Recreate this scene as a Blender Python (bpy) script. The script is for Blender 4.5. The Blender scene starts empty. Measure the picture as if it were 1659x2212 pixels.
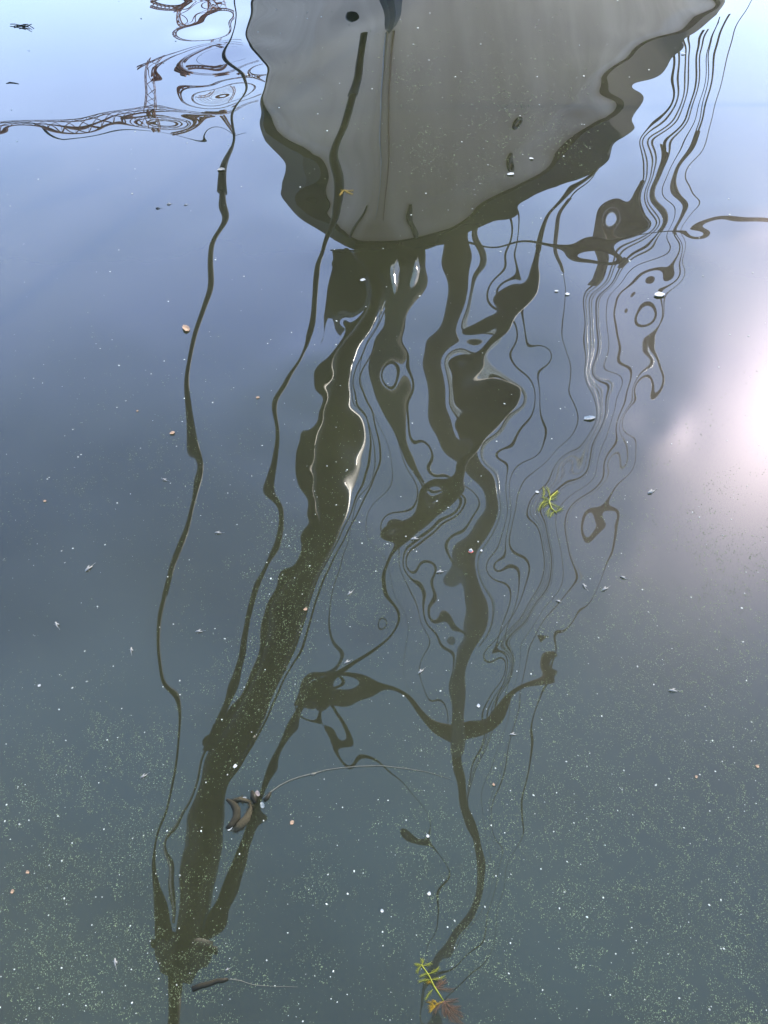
import bpy, math, random
import numpy as np
from mathutils import Vector, Matrix, Euler
R = math.radians
scene = bpy.context.scene
col = scene.collection

# ------------------------------------------------------------------ camera, sky, sun, exposure
cam_d = bpy.data.cameras.new('camera')
cam = bpy.data.objects.new('camera', cam_d); col.objects.link(cam)
cam.location = (0, 0, 1.8)                      # eye height over the quay edge, looking down at the water
cam.rotation_euler = (R(42), 0, 0)
cam_d.sensor_fit = 'VERTICAL'; cam_d.angle = R(62)
cam_d.clip_start = .02; cam_d.clip_end = 3000
scene.camera = cam

SUN = Vector((0.4347, 0.6812, 0.5890)).normalized()
SUN_EL = math.asin(SUN.z); SUN_AZ = math.atan2(SUN.x, SUN.y)
world = bpy.data.worlds.new('World'); scene.world = world; world.use_nodes = True
nt = world.node_tree; nt.nodes.clear()
N = nt.nodes.new; K = nt.links.new
out = N('ShaderNodeOutputWorld'); bg = N('ShaderNodeBackground'); bg.inputs['Strength'].default_value = 0.15
sky = N('ShaderNodeTexSky'); sky.sky_type = 'NISHITA'; sky.sun_disc = False
sky.sun_elevation = SUN_EL; sky.sun_rotation = SUN_AZ
sky.air_density = 1.0; sky.dust_density = .2; sky.ozone_density = 1.3
tc = N('ShaderNodeTexCoord'); mp = N('ShaderNodeMapping'); mp.inputs['Scale'].default_value = (1.0, 1.6, 2.2)
n1 = N('ShaderNodeTexNoise'); n1.inputs['Scale'].default_value = 2.3; n1.inputs['Detail'].default_value = 5; n1.inputs['Roughness'].default_value = .5
cr = N('ShaderNodeValToRGB'); cr.color_ramp.elements[0].position = .34; cr.color_ramp.elements[0].color = (.38, .38, .38, 1); cr.color_ramp.elements[1].position = .62
mul = N('ShaderNodeMath'); mul.operation = 'MULTIPLY'; mul.inputs[1].default_value = 0.92
mix = N('ShaderNodeMix'); mix.data_type = 'RGBA'; mix.inputs['B'].default_value = (2.0, 3.5, 6.0, 1)   # thin cloud veil
sx = N('ShaderNodeSeparateXYZ'); er = N('ShaderNodeValToRGB')      # the veil is paler and lilac low down, bluer overhead
er.color_ramp.elements[0].position = .15; er.color_ramp.elements[0].color = (.46, .57, .76, 1)
er.color_ramp.elements[1].position = 1.0; er.color_ramp.elements[1].color = (.23, .43, .60, 1)
e_ = er.color_ramp.elements.new(.55); e_.color = (.36, .50, .92, 1)
gain = N('ShaderNodeVectorMath'); gain.operation = 'SCALE'; gain.inputs['Scale'].default_value = 8.0
K(tc.outputs['Generated'], sx.inputs[0]); K(sx.outputs['Z'], er.inputs['Fac']); K(er.outputs['Color'], gain.inputs[0]); K(gain.outputs[0], mix.inputs['B'])
K(tc.outputs['Generated'], mp.inputs['Vector']); K(mp.outputs['Vector'], n1.inputs['Vector'])
K(n1.outputs['Fac'], cr.inputs['Fac']); K(cr.outputs['Color'], mul.inputs[0]); K(mul.outputs[0], mix.inputs['Factor'])
K(sky.outputs['Color'], mix.inputs['A']); K(mix.outputs['Result'], bg.inputs['Color']); K(bg.outputs['Background'], out.inputs['Surface'])

sd = bpy.data.lights.new('sun', 'SUN'); sd.energy = 3.6; sd.angle = R(.5); sd.color = (1, .93, .82)
so = bpy.data.objects.new('sun', sd); col.objects.link(so); so.rotation_euler = SUN.to_track_quat('Z', 'Y').to_euler(); so.location = (8, 12, 12)
scene.view_settings.view_transform = 'Standard'; scene.view_settings.look = 'None'
scene.view_settings.gamma = 1; scene.view_settings.use_curve_mapping = False
scene.view_settings.exposure = 2.9
scene.render.engine = 'CYCLES'
try: scene.cycles.max_bounces = 8; scene.cycles.sample_clamp_indirect = 30
except Exception: pass

# ------------------------------------------------------------------ helpers
def tag(o, label=None, cat=None, group=None, kind=None):
    if label: o['label'] = label
    if cat: o['category'] = cat
    if group: o['group'] = group
    if kind: o['kind'] = kind
    return o
def empty(name, loc=(0, 0, 0), rz=0):
    o = bpy.data.objects.new(name, None); col.objects.link(o); o.location = loc; o.rotation_euler = (0, 0, rz); o.empty_display_size = .1
    return o
class MB:
    def __init__(s): s.v = []; s.f = []
    def add(s, vs, fs):
        n = len(s.v); s.v += [tuple(v) for v in vs]; s.f += [tuple(i + n for i in f) for f in fs]; return s
    def tube(s, pts, rad, seg=8, flat=1.0, jit=0, rnd=None):
        pts = [Vector(p) for p in pts]; n = len(pts)
        if not hasattr(rad, '__len__'): rad = [rad] * n
        vs = []; fs = []; prev = None
        for i, p in enumerate(pts):
            t = (pts[min(i + 1, n - 1)] - pts[max(i - 1, 0)]).normalized()
            a = prev if prev else (Vector((0, 0, 1)) if abs(t.z) < .9 else Vector((1, 0, 0)))
            a = (a - t * a.dot(t)).normalized(); prev = a; b = t.cross(a)
            for k in range(seg):
                th = 2 * math.pi * k / seg; r = rad[i] * (1 + (rnd.uniform(-jit, jit) if rnd else 0))
                vs.append(p + (a * math.sin(th) * flat + b * math.cos(th)) * r)
        for i in range(n - 1):
            for k in range(seg):
                q = (k + 1) % seg; fs.append((i * seg + k, i * seg + q, (i + 1) * seg + q, (i + 1) * seg + k))
        fs.append(tuple(range(seg - 1, -1, -1))); fs.append(tuple((n - 1) * seg + k for k in range(seg)))
        return s.add(vs, fs)
    def box(s, c, d, M=None):
        vs = [Vector((c[0] + d[0] * x / 2, c[1] + d[1] * y / 2, c[2] + d[2] * z / 2)) for x in (-1, 1) for y in (-1, 1) for z in (-1, 1)]
        if M: vs = [M @ v for v in vs]
        return s.add(vs, [(0, 1, 3, 2), (4, 6, 7, 5), (0, 4, 5, 1), (2, 3, 7, 6), (0, 2, 6, 4), (1, 5, 7, 3)])
    def blade(s, pts, w, up=Vector((0, 0, 1)), th=.0004):      # thin leaf strip with thickness
        pts = [Vector(p) for p in pts]; n = len(pts); vs = []; fs = []
        for i, p in enumerate(pts):
            t = (pts[min(i + 1, n - 1)] - pts[max(i - 1, 0)]).normalized(); a = t.cross(up).normalized(); ww = w[i]
            vs += [p - a * ww, p + up * th * 1.5, p + a * ww, p - up * th]
        for i in range(n - 1):
            for k in range(4):
                q = (k + 1) % 4; fs.append((4 * i + k, 4 * i + q, 4 * i + 4 + q, 4 * i + 4 + k))
        fs += [(3, 2, 1, 0), (4 * n - 4, 4 * n - 3, 4 * n - 2, 4 * n - 1)]
        return s.add(vs, fs)
    def build(s, name, mat, parent=None, smooth=False):
        me = bpy.data.meshes.new(name); me.from_pydata(s.v, [], s.f); me.update()
        if mat: me.materials.append(mat)
        if smooth: me.polygons.foreach_set('use_smooth', [True] * len(me.polygons))
        o = bpy.data.objects.new(name, me); col.objects.link(o)
        if parent: o.parent = parent
        return o
def mat(name, c, rough=.6, metal=0, var=.25, scale=8, bump=0, spec=.5, c2=None, sss=0):
    m = bpy.data.materials.new(name); m.use_nodes = True; t = m.node_tree; p = t.nodes['Principled BSDF']
    p.inputs['Roughness'].default_value = rough; p.inputs['Metallic'].default_value = metal; p.inputs['Specular IOR Level'].default_value = spec
    co = t.nodes.new('ShaderNodeTexCoord'); nz = t.nodes.new('ShaderNodeTexNoise'); nz.inputs['Scale'].default_value = scale; nz.inputs['Detail'].default_value = 6
    rp = t.nodes.new('ShaderNodeValToRGB'); rp.color_ramp.elements[0].position = .3; rp.color_ramp.elements[1].position = .7
    a = [x * (1 - var) for x in c]; b = c2 if c2 else [min(1, x * (1 + var)) for x in c]
    rp.color_ramp.elements[0].color = (*a, 1); rp.color_ramp.elements[1].color = (*b, 1)
    t.links.new(co.outputs['Object'], nz.inputs['Vector']); t.links.new(nz.outputs['Fac'], rp.inputs['Fac']); t.links.new(rp.outputs['Color'], p.inputs['Base Color'])
    if bump:
        bp = t.nodes.new('ShaderNodeBump'); bp.inputs['Strength'].default_value = bump; bp.inputs['Distance'].default_value = .01
        t.links.new(nz.outputs['Fac'], bp.inputs['Height']); t.links.new(bp.outputs['Normal'], p.inputs['Normal'])
    return m

# measured ripple heights of the water, millionths (B-spline control heights, one row per line)
RIPPLES = [
0,-2659,-2661,-2664,-2667,-2670,-2675,-2679,-2684,-2689,-2694,-2699,-2703,-2706,-2707,-2707,-2705,-2700,-2692,-2680,-2665,-2646,-2622,-2595,-2562,-2525,-2483,-2436,-2383,-2324,-2258,-2185,-2104,-2013,-1912,-1800,-1677,-1541,-1393,-1234,-1063,-883,-696,-504,-309,-114,79,268,450,625,790,945,1090,1223,1346,1458,1559,1649,1730,1802,1865,1920,1967,2007,2040,2068,2091,2109,2122,2132,2140,2144,2147,2149,2149,2148,2147,2146,2144,2143,2141,2140,2139,0,
0,-2658,-2660,-2662,-2665,-2669,-2674,-2679,-2684,-2690,-2695,-2700,-2705,-2708,-2711,-2711,-2709,-2705,-2698,-2687,-2672,-2653,-2630,-2603,-2571,-2534,-2492,-2446,-2394,-2336,-2272,-2200,-2120,-2031,-1932,-1821,-1699,-1563,-1414,-1253,-1080,-897,-706,-509,-310,-110,87,279,464,641,808,964,1109,1243,1366,1477,1577,1667,1747,1818,1879,1933,1979,2018,2051,2078,2099,2116,2129,2138,2144,2148,2150,2151,2150,2149,2148,2146,2144,2142,2141,2140,2139,0,
0,-2656,-2658,-2661,-2664,-2668,-2673,-2678,-2684,-2690,-2696,-2702,-2707,-2712,-2715,-2716,-2716,-2712,-2706,-2696,-2682,-2664,-2641,-2614,-2582,-2546,-2505,-2459,-2408,-2352,-2290,-2220,-2143,-2056,-1959,-1850,-1728,-1592,-1443,-1279,-1103,-915,-718,-516,-310,-105,98,294,483,663,832,990,1136,1270,1392,1502,1602,1690,1769,1838,1899,1951,1996,2034,2065,2091,2111,2126,2137,2145,2150,2153,2154,2153,2152,2150,2148,2146,2144,2142,2140,2139,2138,0,
0,-2653,-2655,-2658,-2662,-2666,-2671,-2677,-2683,-2690,-2697,-2704,-2710,-2716,-2720,-2723,-2724,-2722,-2717,-2708,-2694,-2677,-2655,-2628,-2597,-2561,-2521,-2476,-2427,-2372,-2312,-2246,-2172,-2088,-1994,-1888,-1768,-1633,-1482,-1316,-1135,-940,-736,-524,-310,-96,113,316,510,693,865,1025,1172,1306,1427,1536,1634,1721,1798,1866,1925,1975,2018,2054,2084,2107,2125,2139,2148,2154,2157,2158,2158,2157,2154,2152,2149,2146,2144,2141,2139,2138,2137,0,
0,-2650,-2652,-2655,-2659,-2664,-2669,-2675,-2682,-2690,-2698,-2706,-2714,-2721,-2727,-2732,-2735,-2734,-2731,-2723,-2711,-2694,-2673,-2647,-2616,-2580,-2540,-2497,-2449,-2397,-2341,-2279,-2209,-2130,-2041,-1938,-1820,-1687,-1535,-1366,-1178,-975,-759,-536,-309,-84,135,345,545,734,909,1071,1219,1353,1473,1581,1677,1761,1836,1901,1957,2006,2047,2080,2107,2129,2144,2155,2162,2165,2166,2166,2163,2160,2157,2153,2150,2146,2143,2140,2138,2136,2135,0,
0,-2645,-2648,-2651,-2655,-2660,-2666,-2673,-2681,-2689,-2698,-2708,-2718,-2727,-2736,-2743,-2748,-2750,-2748,-2742,-2732,-2716,-2695,-2669,-2639,-2604,-2564,-2521,-2475,-2427,-2375,-2318,-2255,-2183,-2099,-2002,-1889,-1758,-1605,-1431,-1236,-1020,-789,-549,-307,-68,164,384,592,787,967,1131,1279,1412,1531,1636,1729,1811,1882,1944,1998,2043,2081,2112,2137,2155,2168,2175,2179,2179,2177,2174,2170,2165,2160,2155,2150,2146,2142,2139,2136,2134,2133,0,
0,-2640,-2643,-2646,-2651,-2656,-2662,-2670,-2679,-2688,-2699,-2710,-2722,-2734,-2746,-2756,-2764,-2769,-2770,-2767,-2758,-2743,-2722,-2697,-2666,-2631,-2591,-2549,-2505,-2461,-2414,-2365,-2309,-2246,-2171,-2083,-1978,-1850,-1698,-1519,-1312,-1080,-828,-566,-302,-44,203,435,654,856,1040,1206,1354,1487,1603,1705,1793,1871,1938,1996,2047,2089,2124,2151,2172,2187,2196,2199,2199,2195,2190,2183,2176,2169,2162,2156,2150,2145,2141,2137,2134,2131,2130,0,
0,-2634,-2636,-2640,-2645,-2651,-2658,-2666,-2675,-2686,-2698,-2712,-2726,-2741,-2757,-2771,-2784,-2793,-2797,-2796,-2790,-2777,-2757,-2729,-2697,-2661,-2621,-2579,-2537,-2496,-2458,-2417,-2372,-2319,-2257,-2182,-2088,-1969,-1820,-1636,-1414,-1158,-878,-584,-292,-10,255,504,733,941,1129,1298,1448,1578,1690,1786,1869,1941,2003,2057,2103,2142,2173,2198,2215,2225,2229,2228,2222,2214,2204,2193,2183,2173,2164,2157,2150,2144,2138,2134,2131,2128,2126,0,
0,-2626,-2629,-2633,-2638,-2644,-2652,-2660,-2671,-2683,-2696,-2712,-2729,-2748,-2768,-2788,-2806,-2821,-2830,-2832,-2827,-2816,-2798,-2770,-2733,-2691,-2649,-2607,-2566,-2531,-2501,-2472,-2442,-2405,-2357,-2295,-2217,-2116,-1979,-1794,-1555,-1265,-940,-602,-270,41,329,592,828,1043,1238,1413,1562,1687,1791,1879,1954,2020,2076,2125,2166,2201,2229,2251,2264,2269,2268,2260,2248,2233,2217,2202,2189,2176,2166,2156,2148,2141,2135,2130,2127,2124,2121,0,
0,-2618,-2620,-2624,-2630,-2636,-2644,-2653,-2665,-2678,-2693,-2710,-2730,-2753,-2779,-2806,-2831,-2852,-2866,-2872,-2868,-2856,-2840,-2816,-2778,-2726,-2671,-2624,-2585,-2556,-2538,-2527,-2516,-2498,-2464,-2416,-2356,-2280,-2171,-2000,-1747,-1414,-1020,-610,-223,124,428,692,931,1159,1369,1549,1693,1806,1899,1977,2044,2102,2152,2194,2231,2262,2287,2307,2317,2319,2311,2295,2274,2252,2230,2210,2193,2178,2165,2155,2145,2138,2131,2126,2121,2118,2116,0,
0,-2608,-2611,-2615,-2620,-2627,-2635,-2645,-2657,-2670,-2687,-2706,-2728,-2755,-2786,-2820,-2854,-2882,-2901,-2907,-2902,-2889,-2873,-2854,-2827,-2773,-2693,-2618,-2573,-2555,-2560,-2579,-2592,-2585,-2559,-2526,-2485,-2434,-2362,-2232,-1990,-1610,-1122,-596,-124,253,536,779,1030,1286,1514,1691,1820,1918,1999,2067,2126,2176,2218,2255,2287,2314,2337,2356,2367,2366,2352,2328,2298,2267,2239,2215,2194,2178,2163,2151,2141,2133,2126,2120,2115,2112,2109,0,
0,-2596,-2599,-2603,-2609,-2616,-2624,-2634,-2647,-2661,-2678,-2698,-2722,-2751,-2786,-2826,-2868,-2902,-2921,-2923,-2915,-2902,-2885,-2868,-2854,-2824,-2735,-2599,-2503,-2498,-2562,-2631,-2653,-2638,-2618,-2599,-2576,-2543,-2498,-2426,-2245,-1843,-1227,-532,56,406,608,829,1117,1413,1648,1806,1914,1998,2070,2130,2180,2223,2260,2292,2320,2343,2364,2382,2395,2398,2383,2352,2314,2276,2242,2215,2193,2175,2159,2146,2135,2126,2119,2113,2108,2104,2102,0,
0,-2584,-2587,-2591,-2596,-2603,-2612,-2622,-2634,-2649,-2666,-2686,-2711,-2741,-2777,-2820,-2863,-2896,-2908,-2902,-2892,-2881,-2867,-2849,-2835,-2838,-2804,-2619,-2377,-2364,-2554,-2672,-2663,-2636,-2624,-2612,-2597,-2575,-2543,-2496,-2410,-2079,-1281,-345,274,495,614,847,1191,1511,1724,1855,1949,2026,2092,2146,2191,2229,2262,2291,2316,2338,2357,2373,2387,2396,2388,2358,2316,2275,2240,2211,2188,2168,2153,2139,2128,2118,2111,2104,2100,2096,2093,0,
0,-2570,-2573,-2577,-2582,-2589,-2597,-2607,-2619,-2634,-2650,-2670,-2694,-2723,-2758,-2798,-2835,-2858,-2858,-2849,-2839,-2829,-2818,-2806,-2783,-2782,-2828,-2721,-2286,-2204,-2521,-2663,-2615,-2592,-2584,-2567,-2552,-2533,-2512,-2452,-2393,-2235,-1263,119,342,465,592,858,1247,1547,1726,1839,1930,2006,2068,2119,2162,2198,2229,2256,2280,2301,2318,2333,2345,2356,2359,2338,2302,2264,2230,2201,2178,2159,2143,2130,2118,2109,2101,2095,2090,2086,2083,0,
0,-2555,-2558,-2562,-2567,-2573,-2581,-2591,-2602,-2616,-2632,-2650,-2672,-2699,-2730,-2762,-2787,-2799,-2797,-2793,-2783,-2773,-2762,-2750,-2735,-2710,-2743,-2778,-2378,-2159,-2425,-2595,-2563,-2541,-2529,-2514,-2499,-2480,-2456,-2413,-2311,-2230,-1239,753,244,427,584,855,1273,1544,1712,1820,1908,1979,2038,2087,2127,2162,2191,2217,2240,2259,2276,2290,2301,2307,2309,2299,2275,2244,2213,2187,2165,2146,2131,2118,2107,2097,2090,2083,2079,2075,2072,0,
0,-2538,-2541,-2545,-2550,-2556,-2563,-2572,-2583,-2596,-2610,-2627,-2647,-2670,-2695,-2718,-2735,-2743,-2743,-2737,-2730,-2719,-2709,-2697,-2683,-2659,-2651,-2688,-2467,-2173,-2404,-2576,-2506,-2492,-2481,-2464,-2449,-2432,-2408,-2370,-2270,-2202,-1322,754,434,505,599,865,1282,1547,1702,1805,1888,1956,2011,2057,2095,2128,2156,2180,2201,2220,2235,2248,2257,2263,2264,2257,2240,2217,2191,2168,2148,2131,2116,2104,2093,2084,2077,2071,2066,2063,2060,0,
0,-2521,-2524,-2527,-2532,-2537,-2544,-2552,-2562,-2573,-2586,-2601,-2618,-2636,-2655,-2672,-2685,-2691,-2690,-2684,-2677,-2667,-2656,-2644,-2630,-2609,-2577,-2605,-2485,-2237,-2431,-2634,-2470,-2435,-2437,-2417,-2401,-2384,-2361,-2327,-2229,-2170,-1431,675,352,410,551,853,1288,1547,1693,1792,1869,1933,1985,2027,2063,2094,2120,2143,2163,2180,2195,2206,2214,2220,2222,2217,2203,2185,2165,2146,2128,2113,2100,2088,2078,2070,2063,2057,2053,2049,2046,0,
0,-2502,-2505,-2508,-2512,-2517,-2523,-2531,-2539,-2549,-2561,-2573,-2587,-2601,-2616,-2628,-2638,-2642,-2640,-2633,-2626,-2616,-2605,-2593,-2577,-2562,-2518,-2478,-2491,-2218,-2406,-2552,-2409,-2406,-2389,-2374,-2355,-2338,-2317,-2287,-2197,-2125,-1617,383,264,275,530,815,1294,1549,1686,1780,1852,1912,1959,1999,2032,2061,2086,2107,2126,2142,2155,2166,2173,2180,2183,2178,2168,2153,2137,2121,2107,2093,2081,2071,2062,2054,2047,2042,2038,2034,2032,0,
0,-2483,-2485,-2488,-2491,-2496,-2502,-2508,-2516,-2524,-2534,-2544,-2555,-2566,-2577,-2586,-2593,-2595,-2592,-2585,-2577,-2567,-2556,-2544,-2526,-2508,-2489,-2349,-2378,-2469,-2139,-2476,-2233,-2358,-2366,-2329,-2315,-2293,-2274,-2246,-2172,-2075,-1716,-143,213,126,405,757,1283,1562,1680,1768,1837,1891,1934,1970,2001,2028,2052,2072,2090,2105,2117,2126,2134,2141,2144,2141,2133,2122,2109,2096,2083,2072,2061,2052,2044,2037,2031,2026,2022,2019,2016,0,
0,-2462,-2464,-2467,-2470,-2474,-2479,-2484,-2491,-2498,-2506,-2514,-2522,-2531,-2539,-2545,-2549,-2550,-2546,-2538,-2529,-2520,-2508,-2496,-2481,-2451,-2440,-2355,-2118,-2365,-1991,-2288,-2349,-2258,-2342,-2299,-2274,-2253,-2232,-2206,-2145,-2049,-1757,-800,-340,-27,172,615,1299,1587,1672,1762,1823,1871,1909,1942,1971,1997,2019,2038,2054,2068,2079,2089,2097,2105,2108,2106,2099,2090,2080,2069,2059,2049,2040,2032,2025,2018,2013,2009,2005,2002,2000,0,
0,-2441,-2443,-2445,-2448,-2451,-2455,-2460,-2465,-2471,-2477,-2484,-2490,-2496,-2502,-2506,-2508,-2507,-2502,-2494,-2484,-2474,-2462,-2448,-2435,-2407,-2371,-2330,-2229,-2447,-2266,-2341,-2673,-2408,-2319,-2271,-2242,-2216,-2193,-2169,-2119,-2025,-1831,-1316,-629,-165,215,699,1366,1585,1686,1761,1809,1851,1885,1915,1942,1965,1986,2004,2019,2032,2043,2052,2061,2069,2073,2071,2067,2059,2051,2042,2034,2026,2018,2011,2005,1999,1994,1990,1987,1985,1983,0,
0,-2419,-2420,-2422,-2425,-2428,-2431,-2435,-2439,-2444,-2449,-2453,-2458,-2462,-2466,-2468,-2468,-2466,-2460,-2451,-2441,-2430,-2418,-2405,-2388,-2366,-2319,-2226,-2320,-2568,-2501,-2333,-2537,-2561,-2374,-2239,-2219,-2184,-2156,-2133,-2090,-2010,-1832,-1515,-988,-347,276,872,1445,1685,1714,1761,1795,1829,1860,1888,1913,1935,1954,1971,1986,1998,2008,2018,2027,2035,2039,2038,2035,2029,2023,2016,2009,2002,1995,1989,1984,1979,1975,1971,1969,1966,1965,0,
0,-2396,-2398,-2399,-2401,-2404,-2406,-2409,-2413,-2416,-2420,-2423,-2427,-2429,-2431,-2432,-2430,-2427,-2420,-2411,-2400,-2388,-2376,-2362,-2345,-2322,-2282,-2137,-2013,-2319,-2369,-2221,-2475,-2634,-2485,-2236,-2195,-2161,-2122,-2099,-2062,-1992,-1861,-1589,-1204,-565,201,894,1551,1966,1758,1754,1778,1805,1835,1861,1884,1905,1923,1939,1953,1964,1975,1984,1994,2002,2006,2006,2004,1999,1994,1989,1983,1978,1972,1967,1963,1958,1955,1952,1949,1947,1946,0,
0,-2373,-2374,-2376,-2377,-2379,-2381,-2384,-2386,-2389,-2391,-2394,-2396,-2397,-2397,-2397,-2394,-2390,-2383,-2373,-2361,-2348,-2335,-2321,-2305,-2279,-2251,-2104,-1648,-1980,-2171,-2207,-2331,-2539,-2549,-2282,-2185,-2144,-2093,-2067,-2031,-1978,-1865,-1517,-1130,-515,343,1020,1720,2044,1760,1745,1756,1783,1811,1835,1856,1876,1893,1908,1920,1932,1942,1952,1962,1970,1974,1975,1973,1970,1967,1962,1958,1953,1949,1945,1941,1937,1934,1931,1929,1928,1926,0,
0,-2350,-2351,-2352,-2353,-2354,-2356,-2358,-2360,-2361,-2363,-2364,-2365,-2365,-2365,-2363,-2360,-2355,-2347,-2337,-2324,-2310,-2296,-2282,-2267,-2238,-2217,-2094,-1451,-1762,-2123,-2235,-2120,-2379,-2450,-2295,-2216,-2137,-2070,-2037,-2006,-1975,-1829,-1435,-820,15,477,1196,1937,2125,1922,1705,1739,1761,1787,1808,1829,1847,1863,1877,1889,1900,1911,1921,1932,1940,1944,1945,1944,1942,1939,1936,1933,1929,1925,1922,1919,1916,1913,1911,1909,1907,1906,0,
0,-2326,-2327,-2328,-2328,-2329,-2331,-2332,-2333,-2334,-2335,-2335,-2335,-2335,-2333,-2331,-2327,-2321,-2313,-2302,-2289,-2274,-2260,-2244,-2230,-2201,-2172,-2127,-1449,-1294,-1933,-2084,-1906,-2088,-2264,-2348,-2307,-2133,-2057,-2004,-1989,-1961,-1743,-1400,-829,108,463,1260,1437,1861,2093,1666,1715,1741,1762,1783,1802,1819,1834,1847,1859,1870,1881,1891,1902,1910,1914,1916,1916,1914,1912,1910,1907,1904,1902,1899,1896,1894,1891,1890,1888,1887,1886,0,
0,-2302,-2303,-2303,-2304,-2304,-2305,-2306,-2307,-2307,-2307,-2307,-2306,-2305,-2303,-2300,-2295,-2289,-2281,-2270,-2256,-2240,-2225,-2208,-2193,-2171,-2125,-2122,-1655,-942,-1369,-1623,-1516,-1881,-2210,-2559,-2497,-2175,-2038,-1979,-1976,-1919,-1610,-1345,-585,92,553,1230,1243,1526,1819,1660,1693,1716,1738,1757,1775,1791,1806,1818,1830,1841,1852,1863,1874,1881,1886,1887,1888,1887,1886,1884,1882,1880,1878,1876,1873,1871,1870,1868,1867,1866,1865,0,
0,-2278,-2278,-2279,-2279,-2279,-2280,-2280,-2280,-2280,-2280,-2279,-2278,-2276,-2273,-2270,-2265,-2259,-2250,-2239,-2225,-2208,-2192,-2175,-2156,-2141,-2093,-2068,-1884,-900,-835,-1201,-1441,-1932,-2239,-2616,-2524,-2267,-2023,-1965,-1979,-1839,-1496,-925,114,270,769,1202,1134,1401,1688,1648,1666,1694,1714,1733,1750,1765,1778,1790,1802,1813,1824,1835,1846,1853,1858,1860,1860,1860,1860,1859,1857,1856,1854,1852,1851,1849,1848,1846,1845,1844,1844,0,
0,-2254,-2254,-2254,-2254,-2254,-2254,-2254,-2254,-2254,-2253,-2252,-2250,-2248,-2245,-2241,-2236,-2230,-2221,-2210,-2195,-2178,-2160,-2143,-2123,-2106,-2073,-2020,-1932,-1360,-897,-1188,-1355,-1464,-2090,-2134,-2495,-2333,-2053,-1951,-1968,-1723,-1371,-599,166,426,917,1016,1163,1363,1589,1620,1641,1671,1690,1709,1725,1739,1751,1763,1774,1785,1796,1808,1819,1826,1831,1833,1834,1834,1834,1833,1832,1831,1830,1829,1828,1826,1825,1824,1823,1823,1822,0,
0,-2230,-2230,-2230,-2230,-2229,-2229,-2229,-2228,-2227,-2226,-2225,-2223,-2220,-2217,-2213,-2208,-2202,-2194,-2182,-2167,-2149,-2131,-2113,-2092,-2073,-2046,-1997,-1926,-1555,-791,-928,-1072,-1215,-1762,-1985,-2384,-2381,-2147,-1924,-1961,-1645,-1101,-327,72,344,774,962,1136,1348,1533,1586,1619,1649,1668,1685,1700,1713,1725,1737,1747,1759,1770,1783,1793,1800,1804,1807,1808,1808,1809,1808,1808,1807,1807,1806,1805,1804,1803,1802,1802,1801,1801,0,
0,-2205,-2205,-2205,-2205,-2205,-2204,-2203,-2203,-2201,-2200,-2198,-2196,-2193,-2190,-2186,-2181,-2175,-2167,-2156,-2141,-2122,-2103,-2085,-2064,-2042,-2019,-1970,-1925,-1675,-745,-678,-958,-1259,-1427,-1830,-2247,-2347,-2061,-2067,-2076,-1617,-961,-390,7,385,593,945,1153,1292,1441,1555,1599,1628,1647,1662,1676,1689,1700,1711,1722,1733,1745,1758,1768,1774,1778,1781,1782,1783,1784,1784,1784,1783,1783,1782,1782,1781,1780,1780,1779,1779,1779,0,
0,-2181,-2181,-2181,-2180,-2180,-2179,-2178,-2177,-2176,-2174,-2172,-2170,-2167,-2163,-2159,-2155,-2149,-2142,-2131,-2116,-2097,-2077,-2058,-2037,-2013,-1991,-1948,-1898,-1778,-951,-670,-1003,-1276,-1394,-1601,-1806,-2223,-2114,-2291,-2155,-1745,-1021,-463,-55,279,510,1004,1197,1213,1345,1529,1583,1609,1626,1640,1653,1664,1675,1686,1697,1708,1720,1733,1743,1750,1753,1756,1757,1758,1759,1759,1760,1760,1759,1759,1759,1758,1758,1758,1757,1757,1757,0,
0,-2157,-2157,-2156,-2156,-2155,-2154,-2153,-2152,-2151,-2149,-2147,-2144,-2141,-2137,-2134,-2129,-2124,-2117,-2107,-2092,-2073,-2052,-2033,-2012,-1988,-1963,-1927,-1870,-1815,-1198,-852,-1096,-1350,-1361,-1377,-1626,-2094,-2210,-2331,-2090,-1705,-1041,-462,-122,187,451,927,1231,1130,1232,1521,1567,1590,1605,1619,1630,1641,1651,1661,1672,1684,1697,1709,1719,1725,1729,1731,1733,1734,1735,1735,1736,1736,1736,1736,1736,1736,1735,1735,1735,1735,1735,0,
0,-2133,-2133,-2132,-2132,-2131,-2130,-2129,-2127,-2126,-2124,-2121,-2119,-2116,-2112,-2108,-2104,-2099,-2093,-2083,-2069,-2050,-2029,-2009,-1988,-1965,-1939,-1906,-1846,-1807,-1436,-1127,-1253,-1535,-1670,-1388,-1410,-2022,-2467,-2344,-2012,-1668,-1065,-207,-159,278,483,771,1186,1226,1170,1518,1556,1573,1587,1597,1608,1617,1627,1638,1649,1661,1674,1686,1695,1701,1704,1707,1708,1710,1711,1711,1712,1712,1713,1713,1713,1713,1713,1713,1713,1713,1713,0,
0,-2109,-2109,-2108,-2108,-2107,-2106,-2104,-2103,-2101,-2099,-2096,-2094,-2091,-2087,-2083,-2079,-2075,-2069,-2060,-2046,-2028,-2006,-1986,-1966,-1944,-1917,-1888,-1832,-1757,-1645,-1662,-1800,-1601,-1687,-1556,-1675,-1897,-2510,-2359,-2071,-1355,-674,34,-141,223,457,884,1206,1363,1341,1502,1552,1565,1568,1577,1585,1594,1604,1615,1626,1638,1652,1664,1672,1677,1681,1683,1684,1686,1687,1688,1688,1689,1689,1690,1690,1690,1690,1690,1690,1690,1690,0,
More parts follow.
